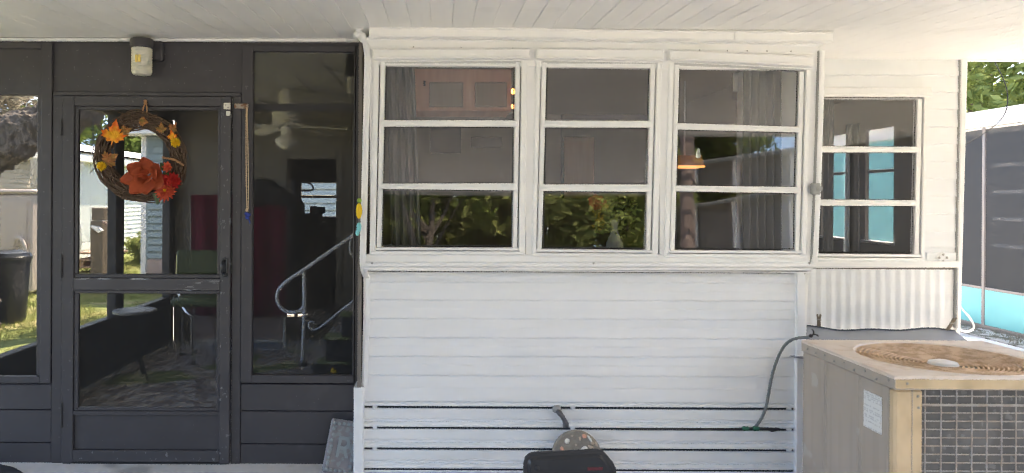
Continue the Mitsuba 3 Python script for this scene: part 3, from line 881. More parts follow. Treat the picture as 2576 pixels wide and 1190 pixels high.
k = obj('curtain', curtain(X(966, 4.22), X(1040, 4.22), 4.22, Z(690, 4.22), Z(135, 4.22), 4, X(1062, 4.22) - X(1040, 4.22)), 'm_curtain', smooth=True)
tag(k, 'grey curtain behind the left bay window', 'curtain')
k = obj('curtain', curtain(X(1868, 4.25), X(1965, 4.25), 4.25, Z(690, 4.25), Z(150, 4.25), 5), 'm_curtain', smooth=True)
tag(k, 'pale grey curtain behind the right bay window', 'curtain')
k = obj('curtain', curtain(X(2072, 5.1), X(2094, 5.1), 5.1, Z(690, 5.1), Z(240, 5.1), 2), 'm_curtain', smooth=True)
tag(k, 'narrow grey curtain at the left edge of the far right window', 'curtain')
v_ = curtain(s1 + .02, s2 - .02, 0, .95, 2.12, 4)
vv = np.array(v_.vertices)
k = obj('curtain', raw(np.column_stack([XR - .05 + vv[:, 1], vv[:, 0], vv[:, 2]]), v_.faces), 'm_curtain', smooth=True)
tag(k, 'grey curtain hanging between the two turquoise window openings', 'curtain')

# pendant lamp
pd = thing('pendant_lamp', 'amber pendant lamp with a glowing rim behind the right bay window', 'lamp')
c = P(1722, 400, 5.2)
w = .10
zb_, zt_ = P(0, 414, 5.2)[2], P(0, 384, 5.2)[2]
def frustum(c, w0, w1, z0, z1, d=None):
    v = np.array([[c[0] + sx * w, c[1] + sy * w, z] for z, w in ((z0, w0), (z1, w1)) for sx, sy in ((-1, -1), (1, -1), (1, 1), (-1, 1))])
    f = []
    for i in range(4):
        j = (i + 1) % 4
        f += [[i, j, 4 + j], [i, 4 + j, 4 + i]]
    return raw(v, f)
obj('shade', frustum(c, w + .005, w - .01, zb_ + .012, zt_), 'm_amber_shade', pd)
obj('rim', cbox(c[0] - w - .008, c[0] + w + .008, c[1] - w - .008, c[1] + w + .008, zb_, zb_ + .014, .003), 'm_amber_shade', pd, emitter={'type': 'area', 'radiance': {'type': 'rgb', 'value': [.085, .034, .010]}})
obj('stem', tube([[c[0], c[1], zt_], [c[0], c[1], 2.33]], .006, 8), 'm_grey_metal', pd, smooth=40)
obj('bulb', lathe([(.0005, .07), (.008, .06), (.012, .03), (.018, .012), (.012, 0), (.0005, -.002)], 16, (c[0] + .055, c[1] - w - .02, zt_ - .02)), 'm_white_plastic', pd, smooth=60, emitter={'type': 'area', 'radiance': {'type': 'rgb', 'value': [.32, .30, .27]}})
# two small warm candle bulbs and their fixture near the cupboards
wl_ = thing('wall_sconce', 'warm glowing wall light between the left and middle bay windows', 'lamp')
c = P(1291, 230, 4.6)
obj('bulb', sphere(c, .014, 2, (1, 1, 1.3)), 'm_white_plastic', wl_, smooth=True, emitter={'type': 'area', 'radiance': {'type': 'rgb', 'value': [.55, .19, .035]}})
c2 = P(1291, 268, 4.6)
obj('bulb', sphere(c2, .012, 2, (1, 1, 1.3)), 'm_white_plastic', wl_, smooth=True, emitter={'type': 'area', 'radiance': {'type': 'rgb', 'value': [.3, .10, .02]}})
obj('arm', tube([c + [.03, .05, .1], c + [.03, .05, -.15]], .012, 8), 'm_brass_dark', wl_)
# red flower stem in a pale vase on the sill of the middle window
fl = thing('flower_vase', 'pale vase and red orange flowers inside the middle bay window', 'vase')
D_ = 4.32
c = P(1546, 622, D_)
obj('vase', lathe([(.001, 0), (.05, 0), (.048, .02), (.03, .07), (.018, .10), (.017, .125), (.026, .15), (.028, .16)], 24, c), 'm_vase', fl, smooth=60)


def petal(L, W, cup=.3, n=6, m=5, tip=.6):
    u, w = np.meshgrid(np.linspace(0, 1, n), np.linspace(-1, 1, m), indexing='ij')
    half = W * np.sin(np.pi * np.clip(u, 0.04, .975) ** tip) ** .62 * .5
    v = np.stack([u * L, w * half, cup * L * (u ** 2 * .6 + (w ** 2) * .18 * np.sin(np.pi * u)) + .05 * L * np.sin(w * 3.4 + u * 4) * u], -1).reshape(-1, 3)
    f = []
    for i in range(n - 1):
        for j in range(m - 1):
            a = i * m + j
            f += [[a, a + m, a + m + 1], [a, a + m + 1, a + 1]]
    return raw(v, f)


def flower(c, rings, ny=None, rs=None):
    """petals facing -y (towards the camera). rings: (count, length, width, cup, lift)"""
    rs = rs or rng
    out = []
    for q, (n, L, W, cup, lift) in enumerate(rings):
        for i in range(n):
            a = 2 * math.pi * (i + .5 * (q % 2)) / n + rs.normal(0, .08)
            m = petal(L * rs.uniform(.88, 1.1), W * rs.uniform(.9, 1.1), cup * rs.uniform(.7, 1.3))
            v = np.array(m.vertices)
            v = v @ rot([0, 1, 0], -lift * 57 * rs.uniform(.8, 1.2)).T @ rot([0, 0, 1], math.degrees(a)).T
            out.append(raw(np.column_stack([v[:, 0], -v[:, 2] - .004 * q, v[:, 1]]) + np.array(c), m.faces))
    return cat(out)


cf = P(1500, 508, D_)
mat('m_bloom', (.22, .035, .028), .8, .1)
mat('m_bloom_yellow', (.24, .17, .025), .8, .1)
mat('m_vase', (.26, .26, .25), .6, .2)
obj('bloom', flower(cf, [(7, .055, .05, .3, .2), (5, .04, .04, .4, .6)]), 'm_bloom', fl, smooth=True)
obj('bloom', flower(P(1522, 512, D_), [(6, .03, .03, .3, .2)]), 'm_bloom_yellow', fl, smooth=True)
st_ = []
for k_ in range(14):
    a = P(1546, 570, D_); b = P(rng.uniform(1490, 1600), rng.uniform(500, 575), D_)
    st_.append(tube(spline([a, (a + b) / 2 + [0, .02, .03], b], 8), .003, 5))
obj('stem', cat(st_), 'm_green_vinyl', fl)
lv = []
for k_ in range(160):
    m = petal(.03, .018, .2, 4, 3)
    R = rot(rng.normal(size=3), rng.uniform(0, 360))
    lv.append(moved(m, R, P(rng.uniform(1485, 1605), rng.uniform(505, 590), D_) + [0, rng.uniform(-.04, .06), 0]))
obj('leaves', cat(lv), 'm_leaf_pale', fl, kind='stuff')
yl = []
for k_ in range(60):
    m = petal(.022, .016, .2, 4, 3)
    yl.append(moved(m, rot(rng.normal(size=3), rng.uniform(0, 360)), P(rng.normal(1505, 6), rng.uniform(528, 585), D_) + [0, rng.uniform(-.02, .02), 0]))
obj('blossom_spray', cat(yl), 'm_bloom_yellow', fl, kind='stuff')

# ------------------------------------------------------------------ things on the porch front
# wall lamp: dark base, ribbed jar
wlamp = thing('wall_lamp', 'ribbed glass jar lamp on a dark base above the screen door', 'wall lamp')
c = P(357, 120, DB - .085)
obj('base', cat([lathe([(.001, .035), (.058, .035), (.062, .028), (.062, -.01), (.054, -.016), (.001, -.016)], 28, c + [0, 0, .012]), cbox(c[0] - .0, c[0] + .092, DB - .03, DB + .012, c[2] - .06, c[2] + .05, .010)]), 'm_black', wlamp, smooth=40)
prof = [(.052, 0)]
for k in range(9):
    z = -.008 - k * .0145
    prof += [(.0545, z), (.0555, z - .004), (.0545, z - .008), (.0515, z - .0115)]
prof += [(.052, -.142), (.046, -.150), (.001, -.151)]
obj('jar', lathe(prof, 32, c), 'm_jar', wlamp, smooth=50)
obj('bulb', cat([tube([c + [d, -.054, -.05], c + [d, -.054, -.088]], .0075, 8) for d in (-.008, .008)]), 'm_bulb_amber', wlamp, smooth=50)
# second lamp: spiral bulb under the porch ceiling
l2 = thing('ceiling_bulb', 'spiral white bulb in a black socket under the porch ceiling', 'bulb')
c = P(884, 165, 4.9)
obj('socket', lathe([(.001, .11), (.03, .11), (.034, .0), (.05, -.05), (.04, -.07), (.02, -.075), (.001, -.075)], 24, c), 'm_rubber', l2, smooth=40)
t_ = np.linspace(0, 1, 60)
hx = np.column_stack([.022 * np.cos(t_ * 8 * np.pi), .022 * np.sin(t_ * 8 * np.pi), -.10 - .085 * t_]) + c
obj('spiral', cat([tube(hx, .008, 8), lathe([(.001, -.07), (.022, -.075), (.024, -.10), (.001, -.104)], 20, c)]), 'm_offwhite', l2, smooth=60)

# door closer arm, plate and the hanging cord
dc = thing('door_closer', 'rusty bracket and white plate at the top corner of the screen door', 'bracket')
c = P(571, 267, DB - .026)
obj('plate', cat([cbox(c[0] - .018, c[0] + .020, c[1] - .006, c[1] + .003, c[2] - .018, c[2] + .018, .003), cbox(c[0] - .004, c[0] + .020, c[1] - .008, c[1] + .003, c[2] - .055, c[2] - .028, .004)]), 'm_offwhite', dc)
obj('screw', cat([sphere(c + [-.006, -.007, .006], .0045, 1), sphere(c + [.008, -.007, -.008], .0045, 1)]), 'm_screw', dc)
a, b = P(589, 267, DB - .016), P(625, 267, DB - .016)
obj('arm', cat([cbox(a[0], b[0], a[1] - .006, a[1] + .004, a[2] - .014, a[2] + .014, .004), sphere(b + [-.016, -.008, 0], .010, 2, (1, .6, 1))]), 'm_rusty_steel', dc)
cd = thing('cord', 'tan looped cord with a blue tag hanging right of the screen door', 'cord')
a = P(620, 270, DB - .03)
pts = [a, P(619, 340, DB - .028), P(620, 470, DB - .026), P(621, 528, DB - .026)]
pts2 = [a + [.004, 0, 0], P(623, 340, DB - .03), P(625, 470, DB - .028), P(624, 528, DB - .028)]
obj('strand', tube(spline(pts, 24), .0032, 6), 'm_cord', cd, smooth=50)
obj('strand', tube(spline(pts2, 24), .0032, 6), 'm_cord', cd, smooth=50)
c = P(622, 540, DB - .028)
obj('tag', cat([sphere(c + [-.006, 0, .005], .010, 1, (1, .7, 1)), sphere(c + [.008, 0, .0], .011, 1, (1, .7, 1)), sphere(c + [.0, 0, -.016], .012, 1, (1, .7, 1)), tube(spline([c, c + [.012, -.004, -.03], c + [.016, 0, -.05]], 8), .003, 5)]), 'm_blue_tag', cd, smooth=50)
obj('knot', sphere(P(621, 528, DB - .028), .009, 1, (1, .8, 1.3)), 'm_cord', cd)

# wreath
wr_ = thing('wreath', 'autumn vine wreath with orange leaves and flowers on the screen door', 'wreath')
WD = DB - .065
wc = P(355, 396, WD)
R0 = .205
vines = []
r2 = np.random.default_rng(5)
for k in range(95):
    n = 46
    a0 = r2.uniform(0, 2 * np.pi)
    th = np.linspace(0, r2.uniform(2.2, 6.2), n) + a0
    ph0, tw = r2.uniform(0, 2 * np.pi), r2.normal(0, 1.3)
    ph = ph0 + tw * th
    rr = .046 * math.sqrt(r2.uniform(.25, 1.0)) * (1 + .08 * np.sin(th * 5 + ph0))
    rad = R0 + rr * np.cos(ph) + .010 * np.sin(th * 2.3 + 1) + .006 * np.sin(th * 7 + k)
    yoff = rr * np.sin(ph) * .62 + .004 * np.sin(th * 9 + k)
    p = np.column_stack([wc[0] + rad * np.cos(th), wc[1] + yoff, wc[2] + rad * 1.02 * np.sin(th)])
    vines.append(tube(p, r2.uniform(.0025, .0055), 5))
for k in range(40):     # loose tendrils
    th = r2.uniform(0, 2 * np.pi)
    d = np.array([math.cos(th), 0, math.sin(th)])
    s = wc + d * (R0 + r2.uniform(-.04, .05)) + [0, r2.uniform(-.03, .01), 0]
    tng = np.array([-d[2], 0, d[0]]) * r2.choice([-1, 1])
    e = s + tng * r2.uniform(.05, .12) + d * r2.uniform(-.01, .035)
    vines.append(tube(spline([s, (s + e) / 2 + r2.normal(0, .012, 3), e], 10), .0018, 4))
obj('vines', cat(vines), 'm_vine', wr_, smooth=60, kind='stuff')
c0, c1 = P(365, 293, WD), P(366, 258, DB - .03)
obj('hanger', cat([tube(spline([c0 + [-.012, 0, 0], c0 + [-.012, 0, .03], c1 + [0, 0, 0], c0 + [.010, 0, .03], c0 + [.010, 0, 0]], 20), .004, 6), cbox(c1[0] - .008, c1[0] + .008, c1[1] - .006, c1[1] + .008, c1[2] - .012, c1[2] + .016, .003)]), 'm_twig', wr_)
obj('stick', tube([P(408, 396, WD - .05), P(440, 402, WD - .055), P(463, 416, WD - .05)], [.005, .007, .006], 7), 'm_twig', wr_)


def maple(c, s, deg, yaw=0, matn='m_maple', parent=wr_):
    half = [(0, -.38), (.05, -.12), (.20, -.20), (.30, -.14), (.28, -.05), (.52, .02), (.46, .12), (.60, .28), (.44, .30), (.40, .40), (.24, .24), (.30, .50), (.20, .52), (.14, .70), (0, .92)]
    o = np.array(half + [(-x, y) for x, y in half[-2:0:-1]])
    ctr = np.array([[0, .12]])
    ring1 = o * .5 + ctr * .5
    pts = np.vstack([ctr, ring1, o])
    n = len(o)
    r = np.hypot(pts[:, 0], pts[:, 1] - .12)
    zz = .16 * r ** 2 + .05 * np.sin(pts[:, 0] * 9) + .05 * np.cos(pts[:, 1] * 8)
    f = []
    for i in range(n):
        j = (i + 1) % n
        f += [[0, 1 + i, 1 + j], [1 + i, 1 + n + i, 1 + n + j], [1 + i, 1 + n + j, 1 + j]]
    v = np.column_stack([pts[:, 0], -zz, pts[:, 1]]) * s
    v = v @ rot([0, 0, 1], yaw).T @ rot([0, 1, 0], deg).T + np.array(c)
    uv = np.column_stack([np.clip(r / .75, 0, 1), np.zeros(len(r))])
    return obj('leaf', raw(v, f), matn, parent, uv=uv)


maple(P(284, 348, WD - .065), .115, 12, 10)
maple(P(406, 329, WD - .055), .055, 0, 0, 'm_brown_leaf')
maple(P(432, 326, WD - .055), .055, 40, -20, 'm_brown_leaf')
maple(P(434, 347, WD - .06), .05, -10, 0, 'm_maple')
maple(P(268, 404, WD - .05), .085, 60, 20, 'm_brown_leaf')
maple(P(310, 332, WD - .05), .06, 70, 0, 'm_brown_leaf')
maple(P(355, 305, WD - .055), .05, 100, 0, 'm_brown_leaf')


def pompon(c, r):
    m = []
    for k in range(130):
        d = r2.normal(size=3)
        d[1] = -abs(d[1]) if r2.random() < .75 else d[1]
        d /= np.linalg.norm(d)
        m.append(tube([c + d * r * .2, c + d * r * r2.uniform(.85, 1.1)], [r * .10, r * .07], 4))
    return cat(m)


obj('pompon_flower', pompon(P(442, 359, WD - .06), .027), 'm_yellow', wr_)
obj('pompon_flower', pompon(P(256, 418, WD - .05), .026), 'm_yellow', wr_)
c = P(376, 441, WD - .07)
big = []
for a, L, Wd, lift, dx_, dz_ in ((95, .085, .085, .35, .0, .012), (45, .075, .075, .5, .03, .012), (150, .085, .08, .35, -.02, .010), (192, .11, .085, .15, -.01, -.005), (235, .10, .09, .35, -.01, -.02), (285, .09, .09, .45, .0, -.025), (335, .095, .09, .35, .025, -.015), (20, .08, .07, .6, .02, .0), (120, .055, .06, .9, .0, .0), (260, .055, .06, .95, .0, .0), (70, .06, .065, .75, .008, .012), (170, .065, .07, .7, -.01, .0), (315, .065, .07, .75, .01, -.01), (215, .06, .065, .8, -.008, -.012)):
    m = petal(L * 1.18, Wd * 1.15, .5, 8, 7, .7)
    v = np.array(m.vertices) @ rot([0, 1, 0], -lift * 57).T @ rot([0, 0, 1], a).T
    big.append(raw(np.column_stack([v[:, 0], -v[:, 2], v[:, 1]]) + c + [dx_, -.004 * len(big), dz_], m.faces))
obj('large_flower', cat(big), 'm_orange_petal', wr_, smooth=True, label='large dusty orange flower at the bottom of the wreath')
obj('red_flower', flower(P(417, 482, WD - .07), [(16, .062, .022, .2, .12), (14, .046, .02, .3, .3), (10, .028, .015, .3, .6)]), 'm_coral_petal', wr_, smooth=True)
obj('red_flower', flower(P(436, 456, WD - .06), [(14, .056, .026, .3, .25), (11, .04, .022, .3, .5), (8, .026, .016, .3, .7)]), 'm_red_petal', wr_, smooth=True)
obj('red_flower', flower(P(416, 452, WD - .075), [(9, .036, .022, .3, .2), (7, .024, .017, .3, .6)]), 'm_red_petal', wr_, smooth=True)
obj('red_flower', flower(P(422, 420, WD - .065), [(8, .032, .022, .3, .2), (6, .02, .016, .3, .6)]), 'm_coral_petal', wr_, smooth=True)
obj('flower_eye', pompon(P(415, 478, WD - .085), .010), 'm_yellow', wr_)
lv = []
for (px, py, dg) in ((392, 492, 200), (400, 495, 170), (386, 486, 230), (412, 428, 20), (425, 440, 90)):
    m = petal(.045, .028, .2, 6, 5)
    v = np.array(m.vertices) @ rot([0, 0, 1], dg + 90).T
    lv.append(raw(np.column_stack([v[:, 0], -v[:, 2], v[:, 1]]) + P(px, py, WD - .045), m.faces))
obj('green_leaf', cat(lv), 'm_green_vinyl', wr_, smooth=True)

# small painted ornament on the bay's left edge
on = thing('wall_ornament', 'small painted fish shaped ornament on the left edge of the bay', 'ornament')
c = P(903, 545, DW - .05)
obj('body', sphere(c + [0, 0, .03], .022, 2, (.75, .5, 1.9)), 'm_yellow', on, smooth=True)
obj('tail', cat([sphere(c + [.0, 0, -.055], .018, 2, (.7, .5, 1.4)), sphere(c + [-.008, 0, -.085], .012, 2, (.9, .5, 1.4))]), 'm_turquoise', on, smooth=True)
obj('head', sphere(c + [.002, -.002, .085], .013, 2), 'm_leafgreen', on, smooth=True)
mat('m_leafgreen', (.20, .32, .05), .5, .4)

# stone plaque leaning in the corner
pq = thing('stone_plaque', 'grey green stone plaque with a raised letter R leaning in the porch corner', 'plaque')
pw, ph_, pt = .165, .285, .03


def plq(m):     # local: x right, z up, y thickness; then leaned and turned
    v = np.array(m.vertices) @ rot([0, 1, 0], 12).T @ rot([1, 0, 0], -9).T @ rot([0, 0, 1], 14).T
    return raw(v + np.array([X(817, 4.10), 4.045, .012]), m.faces)


obj('slab', plq(cbox(0, pw, 0, pt, 0, ph_, .008)), 'm_plaque', pq)
fr_ = cat([cbox(.006, pw - .006, -.006, .002, .006, .03, .003), cbox(.006, pw - .006, -.006, .002, ph_ - .03, ph_ - .006, .003), cbox(.006, .03, -.006, .002, .03, ph_ - .03, .003), cbox(pw - .03, pw - .006, -.006, .002, .03, ph_ - .03, .003)])
obj('border', plq(fr_), 'm_plaque', pq)
bl_ = []
for k in range(9):
    for xx in (.018, pw - .018): bl_.append(sphere([xx + r2.normal(0, .002), -.007, .02 + k * (ph_ - .04) / 8], .0095, 1, (1, .6, 1)))
for k in range(1, 5):
    for zz in (.018, ph_ - .018): bl_.append(sphere([.018 + k * (pw - .036) / 5, -.007, zz + r2.normal(0, .002)], .0095, 1, (1, .6, 1)))
mat('m_plaque_raised', (.255, .285, .295), .8, .2)
obj('scroll_ornament', plq(cat(bl_)), 'm_plaque_raised', pq)
lt = meshkit.text_mesh('R', .105, .008, True)
v = np.array(lt.vertices)
v = np.column_stack([v[:, 0] * .85 + pw / 2 - .036, -v[:, 2], v[:, 1] + ph_ / 2 - .05])
obj('letter', plq(raw(v, lt.faces)), 'm_plaque_raised', pq, label='raised letter R')

# water tap on the skirting, pebble stone and black case at the bottom edge
tp = thing('water_tap', 'dark metal garden tap sticking out of the white skirting', 'tap')
c = P(1400, 1030, DL - .02)
obj('wheel', cat([sphere(c + [0, -.01, .004], .026, 1, (1, .6, .9)), tube([c + [.0, .02, 0], c + [0, -.02, 0]], .009, 8)]), 'm_grey_metal', tp, smooth=40)
obj('spout', tube(spline([c + [.002, -.01, -.004], c + [.018, -.035, -.018], c + [.036, -.04, -.045], c + [.045, -.04, -.075]], 14), [.014] * 5 + [.012] * 5 + [.014] * 4, 10), 'm_brass_dark', tp, smooth=40)
obj('collar', lathe([(.001, .01), (.015, .01), (.017, 0), (.015, -.012), (.001, -.012)], 16, c + [.044, -.04, -.07]), 'm_brass_dark', tp, smooth=40)

ps = thing('pebble_stone', 'round stepping stone set with white and pink pebbles against the skirting', 'stepping stone')
SD = 3.93
c = P(1452, 1148, SD)
Rs = 62 / F * SD
lean = rot([1, 0, 0], -7)
m = extr([(Rs * math.cos(a), Rs * math.sin(a)) for a in np.linspace(0, 2 * np.pi, 48, endpoint=False)], 0, .035, .006)
obj('disc', raw(np.array(m.vertices) @ lean.T + c, m.faces), 'm_cement', ps)
spots = [(-.40, .60, .115, .10, 60, 0), (-.62, .30, .075, .085, 0, 1), (-.46, .14, .08, .085, 0, 0), (-.20, -.02, .20, .075, 6, 0), (-.70, -.06, .10, .06, -8, 0), (.28, .24, .19, .14, 55, 0), (.30, .80, .10, .09, 0, 1), (.12, .70, .05, .09, 0, 2), (.52, .70, .05, .17, 35, 0), (.56, .36, .13, .075, -30, 2), (.50, .10, .07, .08, 0, 0), (.78, .48, .05, .11, 25, 2), (.78, .16, .06, .13, 30, 0), (.62, .52, .09, .06, 0, 2), (-.05, .45, .06, .05, 0, 2), (-.2, .8, .05, .04, 0, 2), (.0, -.4, .2, .15, 20, 0), (-.5, -.4, .15, .1, 20, 0), (.5, -.4, .15, .1, -20, 2)]
for px_, pz_, a_, b_, dg, kd in spots:
    s_ = sphere([0, 0, 0], Rs, 2, (a_, .07, b_))
    v = np.array(s_.vertices) @ rot([0, 1, 0], -dg).T + np.array([px_ * Rs, -.002, pz_ * Rs])
    obj('pebble', raw(v @ lean.T + c, s_.faces), ('m_pebble_white', 'm_pebble_pink', 'm_pebble_tan')[kd], ps, smooth=True)

bc = thing('black_case', 'glossy black rounded plastic case at the bottom edge before the pebble stone', 'case')
BD = 3.3
o = [(1322, 1290), (1322, 1165), (1325, 1150), (1333, 1141), (1348, 1137), (1400, 1135.5), (1450, 1133), (1500, 1130), (1514, 1133), (1524, 1142), (1540, 1160), (1546, 1172), (1549, 1190), (1549, 1290)]
pl_ = quad([(a_, b_ + 9) for a_, b_ in o], BD)
obj('shell', extr(pl_, BD, BD + .045, .02), 'm_plastic_black', bc, smooth=35)
obj('rim', extr(quad([(a_, b_ + 9) for a_, b_ in [(1318, 1290), (1318, 1163), (1322, 1146), (1332, 1136), (1348, 1132), (1400, 1130.5), (1450, 1128), (1501, 1125), (1518, 1128), (1530, 1140), (1546, 1160), (1552, 1174), (1555, 1290)]], BD), BD + .012, BD + .03, .006), 'm_rubber', bc, smooth=35)
obj('latch', extr(quad([(1478, 1176), (1478, 1184), (1516, 1183), (1516, 1175)], BD), BD - .004, BD + .01, .003), 'm_red_mark', bc)
mat('m_red_mark', (.10, .022, .03), .4, .4)
obj('button', sphere(P(1352, 1178, BD), .012, 1, (1, .5, 1)), 'm_rubber', bc)
# something dark sticking into the lower left corner
dk_ = thing('rubber_mat', 'black rubber edge of a mat in the lower left corner', 'mat')
pts = [P(-60, 1172, 4.12), P(4, 1174, 4.12), P(36, 1186, 4.08), P(60, 1200, 4.0), P(-60, 1215, 3.95)]
m = prism_z([(p[0], p[1]) for p in pts], .002, .022, .006)
obj('rubber', m, 'm_rubber', dk_)

# ------------------------------------------------------------------ air conditioner
ac = thing('air_conditioner', 'weathered tan outdoor air conditioner with rusty round fan grille', 'air conditioner')
ax0, ax1, ay0, ay1, az = 1.822, 2.72, 2.986, 3.745, .80
acx, acy, aR = 2.262, 3.352, .345
# top plate with a round hole
n = 64
ang = np.linspace(0, 2 * np.pi, n, endpoint=False)
circ = np.column_stack([acx + aR * np.cos(ang), acy + aR * np.sin(ang)])
sq = []
for a in ang:
    dx, dy = math.cos(a), math.sin(a)
    t = min(((ax1 + .006 - acx) / dx if dx > 1e-9 else ((ax0 - .006 - acx) / dx if dx < -1e-9 else 9)), ((ay1 + .006 - acy) / dy if dy > 1e-9 else ((ay0 - .008 - acy) / dy if dy < -1e-9 else 9)))
    sq.append((acx + dx * t, acy + dy * t))
sq = np.array(sq)
for cx_, cy_ in ((ax0 - .006, ay0 - .008), (ax1 + .006, ay0 - .008), (ax1 + .006, ay1 + .006), (ax0 - .006, ay1 + .006)):
    i = int(np.argmin(np.hypot(sq[:, 0] - cx_, sq[:, 1] - cy_)))
    sq[i] = (cx_, cy_)
sqi = sq + (np.array([[acx, acy]]) - sq) * .012
z_ = lambda p, z: np.column_stack([p, np.full(len(p), z)])
rings = [z_(circ * 1, az - .045), z_(circ + (circ - [acx, acy]) * .0, az - .006), z_(circ + (circ - [acx, acy]) * .03, az + .001), z_(circ + (circ - [acx, acy]) * .07, az - .003), z_(sqi, az), z_(sq, az - .006), z_(sq, az - .014)]
v = np.vstack(rings)
f = []
for r in range(len(rings) - 1):
    for i in range(n):
        j = (i + 1) % n
        f += [[r * n + i, r * n + j, (r + 1) * n + j], [r * n + i, (r + 1) * n + j, (r + 1) * n + i]]
obj('top_plate', raw(v, f), 'm_ac_top', ac, smooth=25)
v = np.vstack([z_(sq, az - .0142), z_(sq + (np.array([[acx, acy]]) - sq) * .004, az - .055)])
obj('top_flange', raw(v, [q for i in range(n) for q in ([i, (i + 1) % n, n + (i + 1) % n], [i, n + (i + 1) % n, n + i])]), 'm_ac_side', ac, smooth=25)
# fan grille: concentric rusty wire rings over radial supports, cap, motor
for k in range(17):
    rr = .060 + (aR - .062) * k / 16
    zc = az - .008 - .030 * (1 - (rr / aR) ** 2)
    obj('grille_ring', tube(np.column_stack([acx + rr * np.cos(ang), acy + rr * np.sin(ang), np.full(n, zc)]), .0042, 6, closed=True), 'm_rust', ac, smooth=True)
sp = []
for a in np.arange(8) * math.pi / 4 + .2:
    sp.append(tube([[acx + r_ * math.cos(a), acy + r_ * math.sin(a), az - .014 - .030 * (1 - (r_ / aR) ** 2)] for r_ in np.linspace(.03, aR + .006, 8)], .0035, 5))
obj('grille_spokes', cat(sp), 'm_rust', ac)
obj('hub_cap', lathe([(.001, .020), (.03, .019), (.056, .012), (.062, .002), (.055, -.004), (.001, -.004)], 32, (acx, acy, az - .034)), 'm_motor', ac, smooth=40)
obj('shroud', lathe([(aR, -.046), (.295, -.066), (.285, -.30), (.001, -.31)], 48, (acx, acy, az)), 'm_rust', ac, smooth=40)
bl_ = []
for k in range(3):
    g = np.array([[r_ * math.cos(a), r_ * math.sin(a), -.10 + .05 * (a - k * 2.094) - .01 * r_] for r_ in np.linspace(.07, .30, 5) for a in np.linspace(k * 2.094, k * 2.094 + 1.1, 7)]) + [acx, acy, az]
    ff = []
    for i in range(4):
        for j in range(6):
            q = i * 7 + j
            ff += [[q, q + 1, q + 8], [q, q + 8, q + 7]]
    bl_.append(raw(g, ff))
obj('fan_blade', cat(bl_), 'm_grey_metal', ac, smooth=True)
obj('motor', lathe([(.001, -.06), (.07, -.06), (.075, -.07), (.075, -.2), (.001, -.2)], 24, (acx, acy, az)), 'm_grey_metal', ac, smooth=40)
# left side in three pressed panels with seams
for a, b in ((ay0 + .045, ay0 + .255), (ay0 + .257, ay0 + .545), (ay0 + .547, ay1)):
    obj('side_panel', cbox(ax0, ax0 + .03, a, b, .10, az - .056, .005), 'm_ac_side', ac)
    obj('side_rib', cbox(ax0 - .0035, ax0 + .006, b - .02, b - .008, .10, az - .075, .003), 'm_ac_side', ac)
obj('front_post', cbox(ax0, ax0 + .115, ay0, ay0 + .044, .10, az - .056, .010), 'm_ac_front', ac)
obj('front_band', cbox(ax0 - .004, ax1 + .004, ay0 - .008, ay0 + .004, az - .052, az - .007, .003), 'm_ac_front', ac)
obj('post_seam', cbox(ax0 + .068, ax0 + .071, ay0 - .002, ay0 + .02, .10, az - .058, .0008), 'm_ac_side', ac)
obj('base_pan', cbox(ax0 - .004, ax1 + .004, ay0 - .006, ay1 + .004, .06, .10, .005), 'm_ac_side', ac)
obj('right_panel', cat([cbox(ax1 - .03, ax1, ay0, ay1, .10, az - .056, .005), cbox(ax0 + .031, ax1 - .031, ay1 - .03, ay1, .10, az - .056, .004)]), 'm_ac_side', ac)
# coil behind wires
obj('coil', cbox(ax0 + .116, ax1 - .031, ay0 + .035, ay0 + .08, .10, az - .056, 0), 'm_fin', ac)
xx, k = ax0 + .128, 0
while xx < ax1 - .04:
    obj('vertical_wire', tube([[xx, ay0 + .010, .105], [xx, ay0 + .010, az - .054]], .0030, 6), 'm_wire', ac, smooth=40)
    xx += .064 - .0012 * k
    k += 1
zz, k = az - .085, 0
while zz > .11:
    r_ = .0055 if k == 1 else .0030
    obj('horizontal_wire', tube([[ax0 + .112, ay0 + .014 - (.008 if k == 1 else 0), zz], [ax1 - .03, ay0 + .014 - (.008 if k == 1 else 0), zz]], r_, 6), 'm_wire', ac, smooth=40)
    zz -= .0335
    k += 1
sm = trimesh.creation.box(bounds=[[ax0 - .0025, ay0 + .085, .0], [ax0 - .0005, ay0 + .215, .155]])
v = np.array(sm.vertices); v[:, 2] += .535
obj('sticker', raw(v, sm.faces), 'm_sticker', ac, label='white information sticker on the left side')
for yy_ in np.linspace(ay0 + .03, ay1 - .06, 9):
    obj('screw', sphere((ax0 - .007, yy_, az - .034 + .008 * math.sin(yy_ * 40)), .0052, 1, (.6, 1, 1)), 'm_screw', ac)
for p_ in ((ax0 + .045, ay0 - .009, az - .030), (ax0 + .092, ay0 - .002, az - .082), (ax0 + .095, ay0 - .002, az - .128)):
    obj('screw', sphere(p_, .0055, 1, (1, .6, 1)), 'm_screw', ac)
tag(obj('equipment_pad', cbox(ax0 - .12, ax1 + .12, ay0 - .1, ay1 + .08, .002, .058, .008), 'm_concrete'), 'concrete pad under the air conditioner', 'concrete pad')

